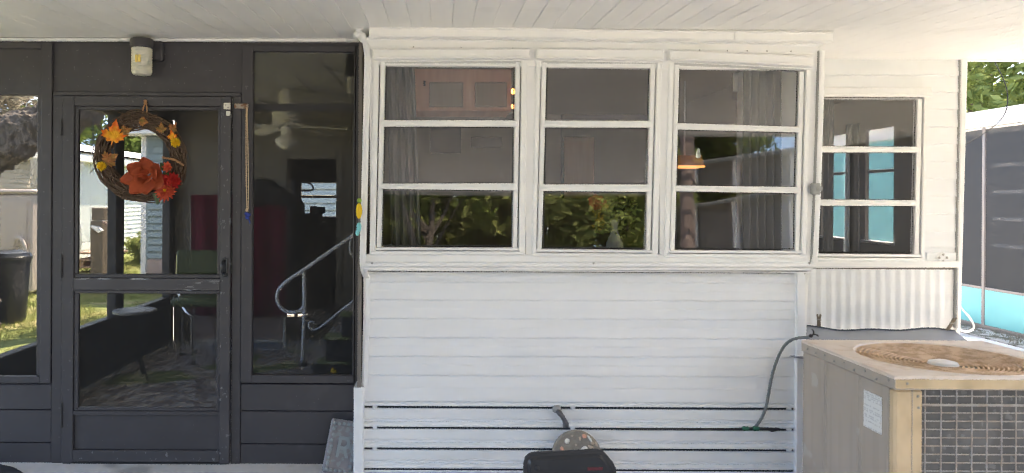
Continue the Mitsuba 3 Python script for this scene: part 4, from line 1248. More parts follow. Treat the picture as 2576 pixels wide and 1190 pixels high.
# tarp between the unit and the wall, held by two clothes pegs
nx, ny_ = 40, 12
g = []
for j in range(ny_ + 1):
    for i in range(nx + 1):
        u, w = i / nx, j / ny_
        x_ = lerp(1.90, 3.33 - .30 * w, u)
        y_ = lerp(4.822, 3.80, w)
        z = lerp(.672 + .010 * math.sin(u * 9) + .012 * math.sin(u * 4 + 1), .70, w) - .05 * math.sin(math.pi * w) + .006 * math.sin(u * 23 + w * 5)
        g.append((x_, y_, z))
ff = []
for j in range(ny_):
    for i in range(nx):
        q = j * (nx + 1) + i
        ff += [[q, q + 1, q + nx + 2], [q, q + nx + 2, q + nx + 1]]
top = np.array(g)
v = np.vstack([top, top - [0, 0, .006]])
N_ = len(top)
ff2 = ff + [[a + N_, c_ + N_, b + N_] for a, b, c_ in ff]
tag(obj('tarp', raw(v, ff2), 'm_tarp', smooth=True), 'blue grey tarp stretched from the ribbed skirting to the air conditioner', 'tarp')
edge = top[:nx + 1] + [0, -.004, .004]
mat('m_hem', (.07, .09, .12), .6, .3)
obj('hem', tube(edge, .0045, 6), 'm_hem', 'tarp', smooth=True)
for px, py, lb in ((2057, 805, 'wooden clothes peg at the left end of the tarp'), (2389, 814, 'wooden clothes peg at the right end of the tarp')):
    c = P(px, py, 4.80)
    tl_ = .10 if px > 2200 else 0
    pg = thing('clothes_peg', lb, 'clothes peg', 'pegs holding the tarp')
    for d in (-.007, .007):
        obj('jaw', tube([c + [d - tl_ * .25, -.015, -.04], c + [d * .6, -.015, 0], c + [d * 1.4 + tl_ * .25, -.015, .04]], [.006, .0065, .005], 6), 'm_wood_grey', pg)
    obj('spring', tube([c + [-.014, -.018, .005], c + [.014, -.018, .005]], .004, 6), 'm_grey_metal', pg)
# hose from the unit to the skirting with two green couplings
h1 = spline([P(2034, 849, 3.78), P(2005, 851, 3.85), P(1975, 868, 3.93), P(1955, 905, 3.97), P(1940, 955, 4.0), P(1930, 1010, 4.02), P(1916, 1052, 4.03), P(1896, 1077, 4.04)], 60)
hz = thing('garden_hose', 'grey garden hose arching from the air conditioner to green couplings', 'hose')
obj('hose', tube(h1, .0078, 10), 'm_hose', hz, smooth=True)
h2 = spline([P(1896, 1077, 4.04), P(1860, 1079, 4.045), P(1760, 1079, 4.05), P(1600, 1079, 4.052), P(1560, 1079, 4.055)], 20)
obj('hose_end', cat([tube([P(1902, 1078, 4.04), P(1960, 1080, 4.045)], .008, 8), tube(h2, .0055, 8), tube(spline([P(1935, 1080, 4.04), P(1942, 1084, 4.03), P(1950, 1081, 4.03)], 8), .006, 6)]), 'm_plastic_black', hz, smooth=50)
for px in (1876, 1902):
    c = P(px, 1078, 4.03)
    pts = [c + [d, 0, 0] for d in (-.016, -.013, -.004, -.002, .011, .016)]
    obj('coupling', tube(pts, [.009, .013, .013, .010, .012, .009], 10), 'm_green_plastic', hz)
kn = P(2040, 845, 3.80)
obj('knot', cat([tube(spline([kn, kn + [.01, -.01, .02], kn + [.0, -.01, .035]], 6), .003, 5), tube(spline([kn, kn + [.02, 0, .008], kn + [.035, -.01, .0]], 6), .003, 5), sphere(kn, .010, 1)]), 'm_dark_stuff', hz)
# white pipe loop at the corner
lp = spline([P(2412, 760, 4.84), P(2428, 786, 4.86), P(2447, 812, 4.88), P(2449, 826, 4.88), P(2440, 833, 4.88), P(2420, 832, 4.86), P(2405, 829, 4.85)], 40)
tag(obj('drain_hose', tube(lp, [.004] * 12 + [.0065] * 28, 10), 'm_white_plastic', smooth=True), 'white drain hose curling at the corner of the home', 'hose')

# ------------------------------------------------------------------ inside the porch
tb = thing('side_table', 'small round metal side table behind the lower door screen', 'table')
c = P(339, 782, 6.1)
obj('top', lathe([(.001, .012), (.16, .012), (.170, .006), (.168, -.012), (.155, -.016), (.001, -.014)], 40, c), 'm_grey_metal', tb, smooth=40)
for a in (210, 330, 90):
    d = np.array([math.cos(math.radians(a)), math.sin(math.radians(a)), 0])
    obj('leg', tube(spline([c + d * .12 + [0, 0, -.014], c + d * .09 + [0, 0, -.2], c + d * .10 + [0, 0, -.40], [c[0] + d[0] * .17, c[1] + d[1] * .17, .018]], 14), .010, 8), 'm_rubber', tb, smooth=50)
chv = thing('dinette_chair', 'chrome dinette chair with green vinyl seat inside the porch', 'chair')
cx_, cy_ = X(525, 6.9), 6.95
sz = Z(757, 6.75)
obj('backrest', cbox(X(442, 6.85), X(600, 6.85), 6.86, 6.91, Z(694, 6.85), Z(633, 6.85), .02), 'm_green_vinyl', chv, smooth=40)
obj('seat', cbox(X(452, 6.75), X(610, 6.75), 6.50, 6.90, sz - .035, sz + .04, .025), 'm_green_vinyl', chv, smooth=40)
for px, y_ in ((459, 7.0), (489, 6.62), (600, 6.62), (590, 7.0)):
    xb = X(px, y_)
    obj('leg', tube([[xb, y_, .03], [xb, y_, sz - .06]], .0135, 10), 'm_chrome', chv, smooth=50)
    obj('foot', tube([[xb, y_, .017], [xb, y_, .045]], .018, 10), 'm_rubber', chv)
for s_, px in ((0, 447), (1, 606)):
    q = [P(px, 640, 6.88), P(px, 720, 6.88), P(px + 6, 752, 6.84), P(px + 22 - 30 * s_, 786, 6.75), P(px + 34 - 40 * s_, 792, 6.66)]
    obj('side_tube', cat([tube(spline(q, 20), .012, 10), tube(spline([p + [.03, -.04, -.004] for p in q[1:]], 18), .011, 10)]), 'm_chrome', chv, smooth=50)
rk = thing('draped_rack', 'white framed rack draped with a maroon cloth inside the porch', 'rack')
RD = 7.35
fr_ = []
x0_, x1_ = X(482, RD), X(716, RD)
zb_, zt_ = Z(862, RD), Z(500, RD)
for xx in (x0_, x1_): fr_.append(cbox(xx - .014, xx + .014, RD + .02, RD + .05, .018, zt_, .003))
fr_ += [cbox(x0_ + .015, x1_ - .015, RD + .02, RD + .05, zb_ - .014, zb_ + .014, .003), cbox(x0_ + .015, x1_ - .015, RD + .02, RD + .05, zt_ - .03, zt_, .003)]
obj('frame', cat(fr_), 'm_fan_white', rk)
obj('panel', cbox(x0_ + .016, x1_ - .016, RD + .036, RD + .044, zb_ + .016, Z(790, RD), 0), 'm_pink_skirt', rk)
tag(obj('maroon_cloth', curtain(x0_ + .0, X(722, RD), RD - .02, Z(796, RD), Z(493, RD), 5, 0, .012), 'm_maroon', smooth=True), 'maroon cloth hanging over the white rack inside the porch', 'cloth')
tag(obj('clothes_bundle', cat([sphere(P(px, py, 7.2), r_, 2, (1.2, .6, .8)) for px, py, r_ in ((660, 478, .14), (690, 492, .12), (645, 500, .1), (715, 500, .09))]), 'm_dark_stuff', smooth=True), 'dark heap of clothes on top of the draped rack', 'clothes')
tag(obj('hanging_coat', cat([tube(spline([P(742, 455, 7.7), P(745, 520, 7.68), P(740, 640, 7.7), P(742, 760, 7.72)], 16), [.04] * 3 + [.09] * 10 + [.10] * 3, 12)]), 'm_dark_stuff', smooth=True), 'dark coat hanging at the left of the inner doorway', 'coat')
tag(obj('coat_hanger', tube(spline([P(742, 452, 7.6), P(760, 458, 7.6), P(785, 466, 7.6), P(788, 474, 7.6), P(768, 480, 7.6), P(745, 480, 7.6)], 24), .009, 8), 'm_rubber', smooth=True), 'black coat hanger before the bright inner window', 'coat hanger')
it = thing('cluttered_table', 'dark table heaped with boxes below the bright inner window', 'table')
obj('tabletop', cbox(X(752, 9.6), X(850, 9.6), 9.3, 9.9, Z(560, 9.6) - .03, Z(560, 9.6), .004), 'm_dark_stuff', it)
for px in (756, 846): obj('leg', cbox(X(px, 9.6) - .02, X(px, 9.6) + .02, 9.32, 9.36, 0, Z(560, 9.6) - .031, .003), 'm_dark_stuff', it)
for a, b, t_, mt in ((772, 812, 538, 'm_dark_stuff'), (785, 797, 520, 'm_amber_shade'), (801, 818, 522, 'm_dark_stuff'), (825, 848, 548, 'm_dark_wood')):
    k = thing('storage_box', {772: 'flat dark box on the cluttered table', 785: 'small amber box standing before the bright inner window', 801: 'tall dark box right of the amber box on the table', 825: 'brown box at the right end of the cluttered table'}[a], 'box')
    zt = Z(t_, 9.6)
    zb = Z(560, 9.6) + .002 if a in (772, 825) else Z(538, 9.6) + .002
    obj('body', cbox(X(a, 9.6), X(b, 9.6), 9.45, 9.45 + .12 + .01 * (a % 7), zb, zt - .012, .004), mt, k)
    obj('lid', cbox(X(a, 9.6) - .003, X(b, 9.6) + .003, 9.447, 9.455 + .12 + .01 * (a % 7), zt - .0115, zt, .003), mt, k)
# steps and handrail
sp_ = thing('porch_steps', 'carpeted steps with a pale edge climbing to the home inside the porch', 'steps')
SX = -.46
for k, (xa, h0, h1) in enumerate(((X(790, 6.15), .0, .16), (X(835, 6.4), .165, .36), (X(880, 6.6), .365, .55))):
    obj('step', cbox(xa, SX - .002, 6.1, 7.2, max(h0, .018), h1 - .02, .006), 'm_dark_stuff', sp_)
    obj('tread', cbox(xa - .02, SX - .002, 6.08, 7.2, h1 - .0195, h1, .005), 'm_rug', sp_)
hr = thing('handrail', 'white curled metal handrail beside the porch steps', 'handrail')
HD = 6.6
loop = spline([P(905, 580, HD), P(860, 612, HD), P(800, 654, HD), P(760, 682, HD), P(722, 708, HD), P(704, 726, HD), P(697, 745, HD), P(703, 768, HD), P(720, 783, HD), P(742, 786, HD), P(763, 774, HD)], 70)
obj('rail', tube(loop, .017, 10), 'm_rail', hr, smooth=True)
obj('post', tube([P(765, 684, HD), P(766, 780, HD), [P(766, 0, HD)[0], HD, .165 if False else .03]], .018, 10), 'm_rail', hr, smooth=50)
obj('foot', lathe([(.001, .03), (.035, .028), (.04, 0), (.001, 0)], 20, (P(766, 0, HD)[0], HD, .018)), 'm_rubber', hr)
scr = spline([P(905, 745, HD), P(870, 772, HD), P(835, 800, HD), P(808, 822, HD), P(790, 829, HD), P(778, 822, HD), P(779, 811, HD), P(788, 809, HD), P(791, 816, HD)], 60)
obj('scroll', tube(scr, .011, 8), 'm_rail', hr, smooth=True)
obj('brace', tube(spline([P(884, 602, HD), P(880, 620, HD), P(884, 640, HD), P(896, 652, HD)], 16), .010, 8), 'm_rail', hr, smooth=True)
tag(obj('yellow_toy', cat([sphere(P(840, 935, 6.0), .028, 1, (1, .8, .6)), sphere(P(838, 930, 6.0), .015, 1)]), 'm_yellow', smooth=True), 'small yellow toy lying by the porch steps', 'toy')
# ceiling fan
fn_ = thing('ceiling_fan', 'white ceiling fan with a globe light under the porch ceiling', 'ceiling fan')
FD = 6.6
c = P(722, 283, FD)
obj('motor_housing', lathe([(.001, .005), (.125, .005), (.132, -.002), (.130, -.045), (.126, -.05), (.128, -.056), (.124, -.095), (.112, -.105), (.06, -.115), (.001, -.115)], 36, c), 'm_fan_white', fn_, smooth=40)
obj('canopy', lathe([(.06, 2.455 - c[2]), (.07, .06), (.05, .02), (.03, .004)], 24, c), 'm_fan_white', fn_, smooth=40)
obj('light_neck', lathe([(.02, -.115), (.05, -.13), (.046, -.16), (.05, -.19), (.048, -.2)], 24, c), 'm_fan_white', fn_, smooth=40)
obj('globe', lathe([(.045, -.195), (.07, -.21), (.096, -.235), (.103, -.252), (.092, -.28), (.06, -.31), (.03, -.325), (.001, -.33)], 32, c), 'm_fan_white', fn_, smooth=50)
for a in (-14, 58, 130, 202, 274):
    d = np.array([math.cos(math.radians(a)), math.sin(math.radians(a)), 0]); e = np.array([-d[1], d[0], 0])
    pts, r_ = [], []
    grid = []
    for t in np.linspace(0, 1, 8):
        wv = .035 + .030 * min(1, t * 3) if t < .95 else .045
        for s_ in (-1, 1):
            for th_ in (0, .007):
                grid.append(c + d * (.13 + .46 * t) + e * wv * s_ + [0, 0, -.125 + .010 * s_ - th_ - .03 * t * t])
    ff = []
    for i in range(7):
        b = i * 4
        for p_, q_ in ((0, 2), (2, 3), (3, 1), (1, 0)): ff += [[b + p_, b + q_, b + q_ + 4], [b + p_, b + q_ + 4, b + p_ + 4]]
    ff += [[0, 1, 3], [0, 3, 2], [28, 30, 31], [28, 31, 29]]
    obj('blade', raw(grid, ff), 'm_fan_white', fn_)
    obj('blade_arm', tube([c + d * .09 + [0, 0, -.1], c + d * .16 + [0, 0, -.128]], .012, 6), 'm_fan_white', fn_)

# ------------------------------------------------------------------ neighbours and planting


def leaves(centers, radii, n, size, seed, flat=.8, clump=.23):
    """many small leaf faces in clumps through the ellipsoids; returns one mesh"""
    r = np.random.default_rng(seed)
    centers, radii = np.asarray(centers, float), np.asarray(radii, float)
    w = radii.prod(1) ** .667
    vs = []
    nc = max(8, n // 45)
    which = r.choice(len(centers), nc, p=w / w.sum())
    d = r.normal(size=(nc, 3)); d /= np.linalg.norm(d, axis=1, keepdims=True)
    cl = centers[which] + d * radii[which] * (r.uniform(.25, 1, (nc, 1)) ** .5)
    cs = radii[which].mean(1) * clump * r.uniform(.5, 1.2, nc)
    k = r.integers(0, nc, n)
    p = cl[k] + r.normal(size=(n, 3)) * cs[k][:, None] * [1, 1, .6]
    a = r.normal(size=(n, 3)); a[:, 2] *= .5; a /= np.linalg.norm(a, axis=1, keepdims=True)
    b = np.cross(a, r.normal(size=(n, 3))); b /= np.linalg.norm(b, axis=1, keepdims=True)
    s = size * r.uniform(.6, 1.3, (n, 1))
    q = np.stack([p - a * s, p + b * s * .45 - a * s * .1, p + a * s, p - b * s * .45 - a * s * .1], 1).reshape(-1, 3)
    i = np.arange(n)[:, None] * 4
    f = np.vstack([i + [0, 1, 2], i + [0, 2, 3]])
    return raw(q, f)


def tree(label, base, h, crown, n, size, matn, seed, r0=.22, name='tree', group=None, limbs=6):
    k = thing(name, label, 'tree', group)
    r = np.random.default_rng(seed)
    base = np.array(base, float)
    top = base + [r.normal(0, .3), r.normal(0, .3), h * .75]
    ms = [tube(spline([base - [0, 0, .1], base * .6 + top * .4 + r.normal(0, .12, 3), top], 16), np.linspace(r0, r0 * .3, 16), 9)]
    for c, ra in crown[:limbs]:
        s = base + (top - base) * r.uniform(.35, .75)
        ms.append(tube(spline([s, (s + np.array(c)) / 2 + r.normal(0, .25, 3), c], 10), np.linspace(r0 * .5, r0 * .1, 10), 6))
    obj('trunk', cat(ms), 'm_bark', k, smooth=50)
    obj('crown', leaves([c for c, _ in crown], [ra for _, ra in crown], n, size, seed), matn, k)
    return k


def blob(base, h, w, n, seed, low=.3):
    r = np.random.default_rng(seed)
    out = []
    for k in range(n):
        a = r.uniform(0, 6.28)
        q = math.sqrt(r.uniform(0, 1)) * w * .7
        z = base[2] + h * r.uniform(low, .92)
        s = w * r.uniform(.3, .5)
        out.append(((base[0] + q * math.cos(a), base[1] + q * math.sin(a), z), (s, s, s * .7)))
    return out


# turquoise neighbour on the right
NX = 6.35
nb = thing('turquoise_house', 'turquoise neighbour house with white fascia and a dark screened porch at right', 'house')
obj('fascia', cbox(NX - .06, NX - .01, 2, 24, 2.37, 2.55, .006), 'm_fascia', nb)
obj('soffit', cbox(NX - .0, NX + .5, 2, 24, 2.345, 2.368, .003), 'm_fascia', nb)
obj('roof', raw([[NX - .10, 1.9, 2.55], [NX - .10, 24.1, 2.55], [NX + 2.6, 24.1, 3.0], [NX + 2.6, 1.9, 3.0], [NX - .10, 1.9, 2.52], [NX - .10, 24.1, 2.52], [NX + 2.6, 24.1, 2.97], [NX + 2.6, 1.9, 2.97]], [[0, 2, 1], [0, 3, 2], [4, 5, 6], [4, 6, 7], [0, 1, 5], [0, 5, 4], [1, 2, 6], [1, 6, 5], [2, 3, 7], [2, 7, 6], [3, 0, 4], [3, 4, 7]]), 'm_fascia', nb)
yy_ = [4.0, 5.45, 7.0, 8.72, 10.1]
for a, b in zip(yy_[:-1], yy_[1:]):
    obj('kick_panel', cbox(NX, NX + .03, a + .022, b - .022, .06, .47, .003), 'm_turquoise', nb)
    obj('screen', trimesh.creation.box(bounds=[[NX + .012, a + .022, .50], [NX + .014, b - .022, 2.37]]), 'm_neighbour_screen', nb)
    obj('screen_rail', cbox(NX - .004, NX + .03, a + .022, b - .022, .471, .50, .003), 'm_neighbour_post', nb)
for y_ in yy_:
    obj('post', cbox(NX - .008, NX + .035, y_ - .022, y_ + .022, .012, 2.37, .003), 'm_neighbour_post', nb)
obj('footing', cbox(NX - .01, NX + .05, 3.9, 24, -.05, .058, .01), 'm_cement', nb)
for k in range(10):
    a, b = 10.12 + k * .9, 10.12 + k * .9 + .898
    obj('wall_panel', cbox(NX, NX + .05, a, b, .062, 2.37, .003), 'm_turquoise', nb)
obj('porch_back_wall', cat([box_(NX + 2.3, NX + 2.36, 3.9, 24, 0, 2.9), box_(NX + .05, NX + 2.3, 10.05, 10.1, 0, 2.7), box_(NX + .05, NX + 2.3, 3.9, 10.05, 0, .012), box_(NX + .05, NX + 2.3, 3.9, 3.95, 0, 2.7), box_(NX + .05, NX + 2.3, 3.9, 10.05, 2.45, 2.5)]), 'm_neighbour_dark', nb)
for z in (.9, 1.25, 1.6, 1.95): obj('inner_slat', cbox(NX + .9, NX + .93, 4.2, 9.8, z, z + .05, .004), 'm_fascia', nb)
for y_ in (5.0, 7.9, 8.9): obj('inner_post', cbox(NX + .94, NX + 1.0, y_, y_ + .08, .02, 2.44, .004), 'm_fascia', nb)
wire = spline([P(2497, 149, 5.2) + [0, 0, .02], P(2515, 180, 5.2), P(2530, 215, 5.2), P(2535, 250, 5.2), P(2528, 285, 5.2), P(2500, 318, 5.2), P(2440, 357, 5.2), P(2385, 395, 5.2)], 50)
tag(obj('hanging_cable', tube(wire, .0032, 6), 'm_rubber', smooth=True), 'thin grey cable hanging from the carport roof at the right edge', 'cable')
gr = []
r3 = np.random.default_rng(11)
for k in range(500):
    p = np.array([r3.uniform(6.0, 6.33), r3.uniform(7.2, 9.5), .012])
    h = r3.uniform(.015, .07) * (1 if 7.6 < p[1] < 8.2 else .5)
    e = r3.normal(0, .02, 2)
    gr.append([p + [-.004, 0, 0], p + [.004, 0, 0], p + [e[0], e[1], h]])
gr = np.array(gr).reshape(-1, 3)
tag(obj('weeds', raw(gr, np.arange(len(gr)).reshape(-1, 3)), 'm_moss', kind='stuff'), 'dry weeds along the footing of the turquoise house', 'weeds')

# left yard ------------------------------------------------
oak = thing('oak_tree', 'old oak with a thick bark-rough limb slanting across the left screen', 'tree')
OD = 8.6
pts = [P(-110, 860, 8.5), P(-95, 780, 8.5), P(-120, 640, 8.55), P(-130, 560, 8.6), P(-80, 425, 8.6), P(0, 366, 8.6), P(60, 334, 8.65), P(130, 303, 8.8), P(210, 268, 9.0), P(290, 225, 9.3), P(400, 160, 9.8)]
pts = [p * 1 for p in pts]
pts[0][2] = -.06
ctr = spline(pts, 260)
rad = np.interp(np.linspace(0, 1, 260), [0, .06, .3, .45, .6, .8, 1], [.44, .33, .30, .29, .26, .22, .16])
m = tube(ctr, rad, 72)
v = np.array(m.vertices)
nrm = np.array(m.vertex_normals)
bk = meshkit.fbm(v * [5, 5, 5], 4, 2) - .5
ridge = np.abs(meshkit.noise(v * [11, 11, 7], 4) - .5)
f2 = np.abs(meshkit.fbm(v * [26, 26, 12], 3, 9) - .5)
v = v + nrm * (bk[:, None] * .14 + (ridge[:, None] - .25) * .12 + (f2[:, None] - .08) * .11)
obj('limb', raw(v, m.faces), 'm_bark', oak, smooth=35)
cr = [((-5.5 + r3.normal(0, 2.2), 9.5 + r3.normal(0, 1.8), 6.4 + r3.normal(0, .8)), (1.1, 1.1, .6)) for k in range(9)]
obj('crown', leaves([c for c, _ in cr], [q for _, q in cr], 2200, .11, 21), 'm_leaf_dark', oak)
# moss trees and green trees behind the left yard
tree('pale tree hung with grey moss above the tan house', (-12.5, 19, 0), 6.5, blob((-12.5, 19, 0), 8, 3.2, 14, 31), 9000, .12, 'm_moss', 31)
tree('green tree rising behind the white house at left', (-13, 30, 0), 6, blob((-13, 30, 0), 7.5, 4, 16, 32), 12000, .14, 'm_leaf_mid', 32)
tree('bright green tree behind the roof seen through the wreath', (-10.5, 36, 0), 6, blob((-10.5, 36, 0), 7, 4, 14, 33), 10000, .15, 'm_leaf_pale', 33)
tree('dark tree far left behind the oak limb', (-19, 22, 0), 7, blob((-19, 22, 0), 9, 4, 14, 34), 9000, .15, 'm_leaf_dark', 34)
# right: trees over the turquoise house
tree('sunlit green tree above the turquoise house roof', (11, 19, 0), 7, blob((10.5, 17, 0), 9, 3.6, 20, 41), 9000, .12, 'm_leaf_pale', 41)
tree('paler tree further behind the turquoise house', (17, 24, 0), 8, blob((16, 23, 0), 11, 5, 20, 42), 8000, .16, 'm_leaf_pale', 42)
tree('dark tree at the right end of the turquoise roof', (12.5, 14, 0), 7, blob((12.5, 13, 0), 8.5, 3.0, 18, 43), 6000, .12, 'm_leaf_pale', 43)


def lap_wall(x, y0, y1, z0, z1, step, matn, parent, nx=1):
    """lap siding on a wall facing +x"""
    z = z0
    while z < z1 - .01:
        zt = min(z + step, z1)
        pr_ = [(y0, x, z), ]
        v = np.array([[x + .018, y0, z], [x + .018, y1, z], [x + .002, y0, zt], [x + .002, y1, zt], [x - .02, y0, z], [x - .02, y1, z], [x - .02, y0, zt], [x - .02, y1, zt]])
        f = [[0, 1, 3], [0, 3, 2], [4, 6, 7], [4, 7, 5], [0, 4, 5], [0, 5, 1], [2, 3, 7], [2, 7, 6], [0, 2, 6], [0, 6, 4], [1, 5, 7], [1, 7, 3]]
        obj('siding_board', raw(v, f), matn, parent)
        z = zt


def lap_front(y, x0, x1, z0, z1, step, matn, parent):
    z = z0
    while z < z1 - .01:
        zt = min(z + step, z1)
        prof = [(y - .034, z), (y - .036, z + .012), (y - .002, zt), (y + .02, zt), (y + .02, z)]
        obj('siding_board', prism_x(prof, x0, x1), matn, parent)
        z = zt


# tan house
th = thing('tan_house', 'tan sided house with white roof edge behind the shed at far left', 'house')
lap_wall(-8.95, 8, 16.2, 0, 2.30, .105, 'm_tan_siding', th)
obj('wall', box_(-13, -8.98, 8, 16.2, 0, 2.3), 'm_tan_siding', th)
obj('fascia', cbox(-8.93, -8.70, 7.9, 16.4, 2.32, 2.52, .01), 'm_fascia', th)
obj('roof', raw([[-8.7, 7.9, 2.525], [-8.7, 16.4, 2.525], [-11, 16.4, 3.1], [-11, 7.9, 3.1], [-13.2, 7.9, 2.5], [-13.2, 16.4, 2.5]], [[0, 1, 2], [0, 2, 3], [3, 2, 5], [3, 5, 4], [0, 3, 4], [1, 5, 2]]), 'm_fascia', th)
# white house
wh = thing('white_house', 'white sided house with gutter seen through the screen door', 'house')
lap_wall(-8.6, 19.0, 28, .42, 2.30, .115, 'm_house_white', wh)
obj('wall', box_(-13, -8.63, 16.9, 28, 0, 2.45), 'm_house_white', wh)
for a, b in ((16.95, 17.55), (17.57, 18.22), (18.24, 18.98)): obj('smooth_panel', cbox(-8.62, -8.585, a, b, .42, 2.3, .006), 'm_house_white', wh)
obj('skirting', cat([cbox(-8.62, -8.58, 16.95, 28, z, z + .18, .006) for z in (.02, .215)]), 'm_fascia', wh)
obj('gutter', cbox(-8.58, -8.38, 16.8, 28, 2.32, 2.50, .02), 'm_fascia', wh)
obj('fascia', cbox(-8.62, -8.585, 16.8, 28, 2.31, 2.56, .01), 'm_fascia', wh)
obj('downspout', tube(spline([(-8.46, 17.5, 2.32), (-8.46, 17.5, 2.2), (-8.53, 17.5, 2.05), (-8.53, 17.5, 1.0), (-8.53, 17.5, .2)], 30), .045, 8), 'm_fascia', wh, smooth=50)
obj('roof', raw([[-8.36, 16.7, 2.57], [-8.36, 28.2, 2.57], [-11, 28.2, 3.1], [-11, 16.7, 3.1], [-13.2, 16.7, 2.5], [-13.2, 28.2, 2.5]], [[0, 1, 2], [0, 2, 3], [3, 2, 5], [3, 5, 4], [0, 3, 4], [1, 5, 2]]), 'm_fascia', wh)
w_ = sub(wh, 'window')
obj('pane', cbox(-8.585, -8.57, 17.05, 17.5, 1.1, 1.7, .003), 'm_car_glass', w_)
obj('frame', cat([cbox(-8.59, -8.56, 17.0, 17.05, 1.05, 1.75, .003), cbox(-8.59, -8.56, 17.5, 17.55, 1.05, 1.75, .003), cbox(-8.59, -8.56, 17.05, 17.5, 1.05, 1.1, .003), cbox(-8.59, -8.56, 17.05, 17.5, 1.7, 1.75, .003)]), 'm_fascia', w_)
# pale blue house
pb = thing('pale_blue_house', 'pale blue lap sided house with white corner post behind the wreath', 'house')
BY = 12.2
bx0, bx1 = X(356, BY), -.6
lap_front(BY, bx0 + .12, bx1, .50, 2.5, .115, 'm_pale_blue', pb)
obj('corner_post', cbox(bx0, bx0 + .085, BY - .04, BY + .06, .01, 2.5, .008), 'm_fascia', pb)
obj('corner_strip', cbox(bx0 + .087, bx0 + .12, BY - .03, BY + .03, .3, 2.5, .004), 'm_pale_blue', pb)
obj('wall', box_(bx0 + .02, bx1, BY + .025, 18.5, 0, 2.5), 'm_pale_blue', pb)
obj('skirting', cat([cbox(bx0 + .09, bx1, BY - .02, BY + .02, .02, .25, .006), cbox(bx0 + .09, bx1, BY - .03, BY + .02, .255, .49, .006)]), 'm_pink_skirt', pb)
obj('vent', cat([cbox(X(392, BY), X(425, BY), BY - .05, BY - .022, .04, .20, .006)]), 'm_fascia', pb)
obj('eave', cbox(bx0 - .25, bx1 + .2, BY - .35, BY + .1, 2.505, 2.66, .015), 'm_fascia', pb)
obj('roof', raw([[bx0 - .25, BY - .35, 2.665], [bx1 + .2, BY - .35, 2.665], [bx1 + .2, 15.5, 3.2], [bx0 - .25, 15.5, 3.2], [bx0 - .25, 19, 2.6], [bx1 + .2, 19, 2.6]], [[0, 1, 2], [0, 2, 3], [3, 2, 5], [3, 5, 4], [0, 3, 4], [1, 5, 2]]), 'm_fascia', pb)
# shrub by the pale blue house
sh = thing('shrub', 'bright green shrub at the foot of the white house', 'shrub')
obj('leaves', leaves([(-6.6, 17.2, .32), (-6.1, 17.4, .4), (-7.0, 17.6, .3)], [(.5, .4, .32)] * 3, 2600, .07, 51), 'm_leaf_pale', sh)
obj('stem', cat([tube([(-6.6 + d, 17.3, 0), (-6.6 + d * 2, 17.3, .4)], .015, 5) for d in (-.2, 0, .3)]), 'm_bark', sh)
# shed cabinet
sd = thing('storage_shed', 'beige plastic storage shed with double doors behind the trash bin', 'shed')
sy = 11.6
sx1 = X(80, sy)
obj('body', cbox(sx1 - 1.25, sx1, sy, sy + .8, 0, 1.54, .03), 'm_shed', sd)
obj('top', cbox(sx1 - 1.29, sx1 + .04, sy - .04, sy + .84, 1.545, 1.62, .025), 'm_shed', sd)
for a, b in ((-1.15, -.62), (-.60, -.07)):
    obj('door', cbox(sx1 + a, sx1 + b, sy - .025, sy - .001, .10, 1.46, .012), 'm_shed', sd)
for z in (.4, .75, 1.1, 1.38):
    obj('hinge', cat([cbox(sx1 - .062, sx1 - .02, sy - .022, sy - .002, z, z + .02, .003), cbox(sx1 - 1.0, sx1 - .95, sy - .034, sy - .022, z, z + .02, .003)]), 'm_pink_skirt', sd)
obj('handle', tube(spline([P(38, 640, sy - .1), P(36, 606, sy - .12), P(46, 598, sy - .12), P(56, 606, sy - .12), P(56, 640, sy - .1)], 20), .03, 8), 'm_shed', sd, smooth=50)
# trash bin
tbn = thing('trash_bin', 'black round trash bin with a domed lid on the grass', 'trash bin')
by_ = 9.2
bx = X(27, by_)
hb = Z(652, by_)
obj('body', lathe([(.001, -.04), (.165, -.04), (.175, 0), (.215, hb * .8), (.222, hb - .06), (.232, hb - .055), (.232, hb - .03), (.20, hb - .03)], 36, (bx, by_, 0)), 'm_plastic_black', tbn, smooth=40)
obj('lid', lathe([(.235, hb - .03), (.243, hb - .02), (.243, hb + .01), (.232, hb + .02), (.215, hb + .055), (.12, hb + .085), (.001, hb + .09)], 36, (bx, by_, 0)), 'm_plastic_black', tbn, smooth=40)
# old post with white boards
wp = thing('wooden_post', 'weathered square post with a white bracket and a broken slat in the yard', 'post')
PY_ = 12.6
obj('post', prism_z([(X(228, PY_), PY_), (X(258, PY_), PY_), (X(258, PY_), PY_ + .2), (X(228, PY_), PY_ + .2)], -.05, Z(560, PY_), .01), 'm_wood_grey', wp)
obj('post_top', cbox(X(229, PY_), X(259, PY_), PY_ + .01, PY_ + .19, Z(559, PY_), Z(527, PY_), .012), 'm_wood_grey', wp)
obj('bracket', extr(quad([(226, 569), (230, 567), (248, 571), (258, 580), (248, 587), (236, 578)], PY_ - .06), PY_ - .07, PY_ - .01, .006), 'm_white_plastic', wp)
obj('slat', tube([P(257, 558, PY_ - .05), P(292, 576, PY_ - .1)], .024, 6), 'm_wood_pink', wp)
obj('slat_end', sphere(P(326, 576, PY_ - .3), .03, 1, (1.3, .6, .6)), 'm_white_plastic', wp)
pal = thing('pallet', 'weathered wooden pallet lying behind the square post', 'pallet')
pz = 15.2
for k, z in enumerate((.05, .20, .34)):
    obj('board', cbox(X(196, pz), X(292, pz) - .15 * (2 - k), pz - .1, pz + .6, z, z + .04, .006), 'm_wood_pink', pal)
for px in (205, 236, 268): obj('block', cbox(X(px, pz), X(px + 10, pz), pz - .08, pz + .55, .092, .198, .004), 'm_wood_pink', pal)
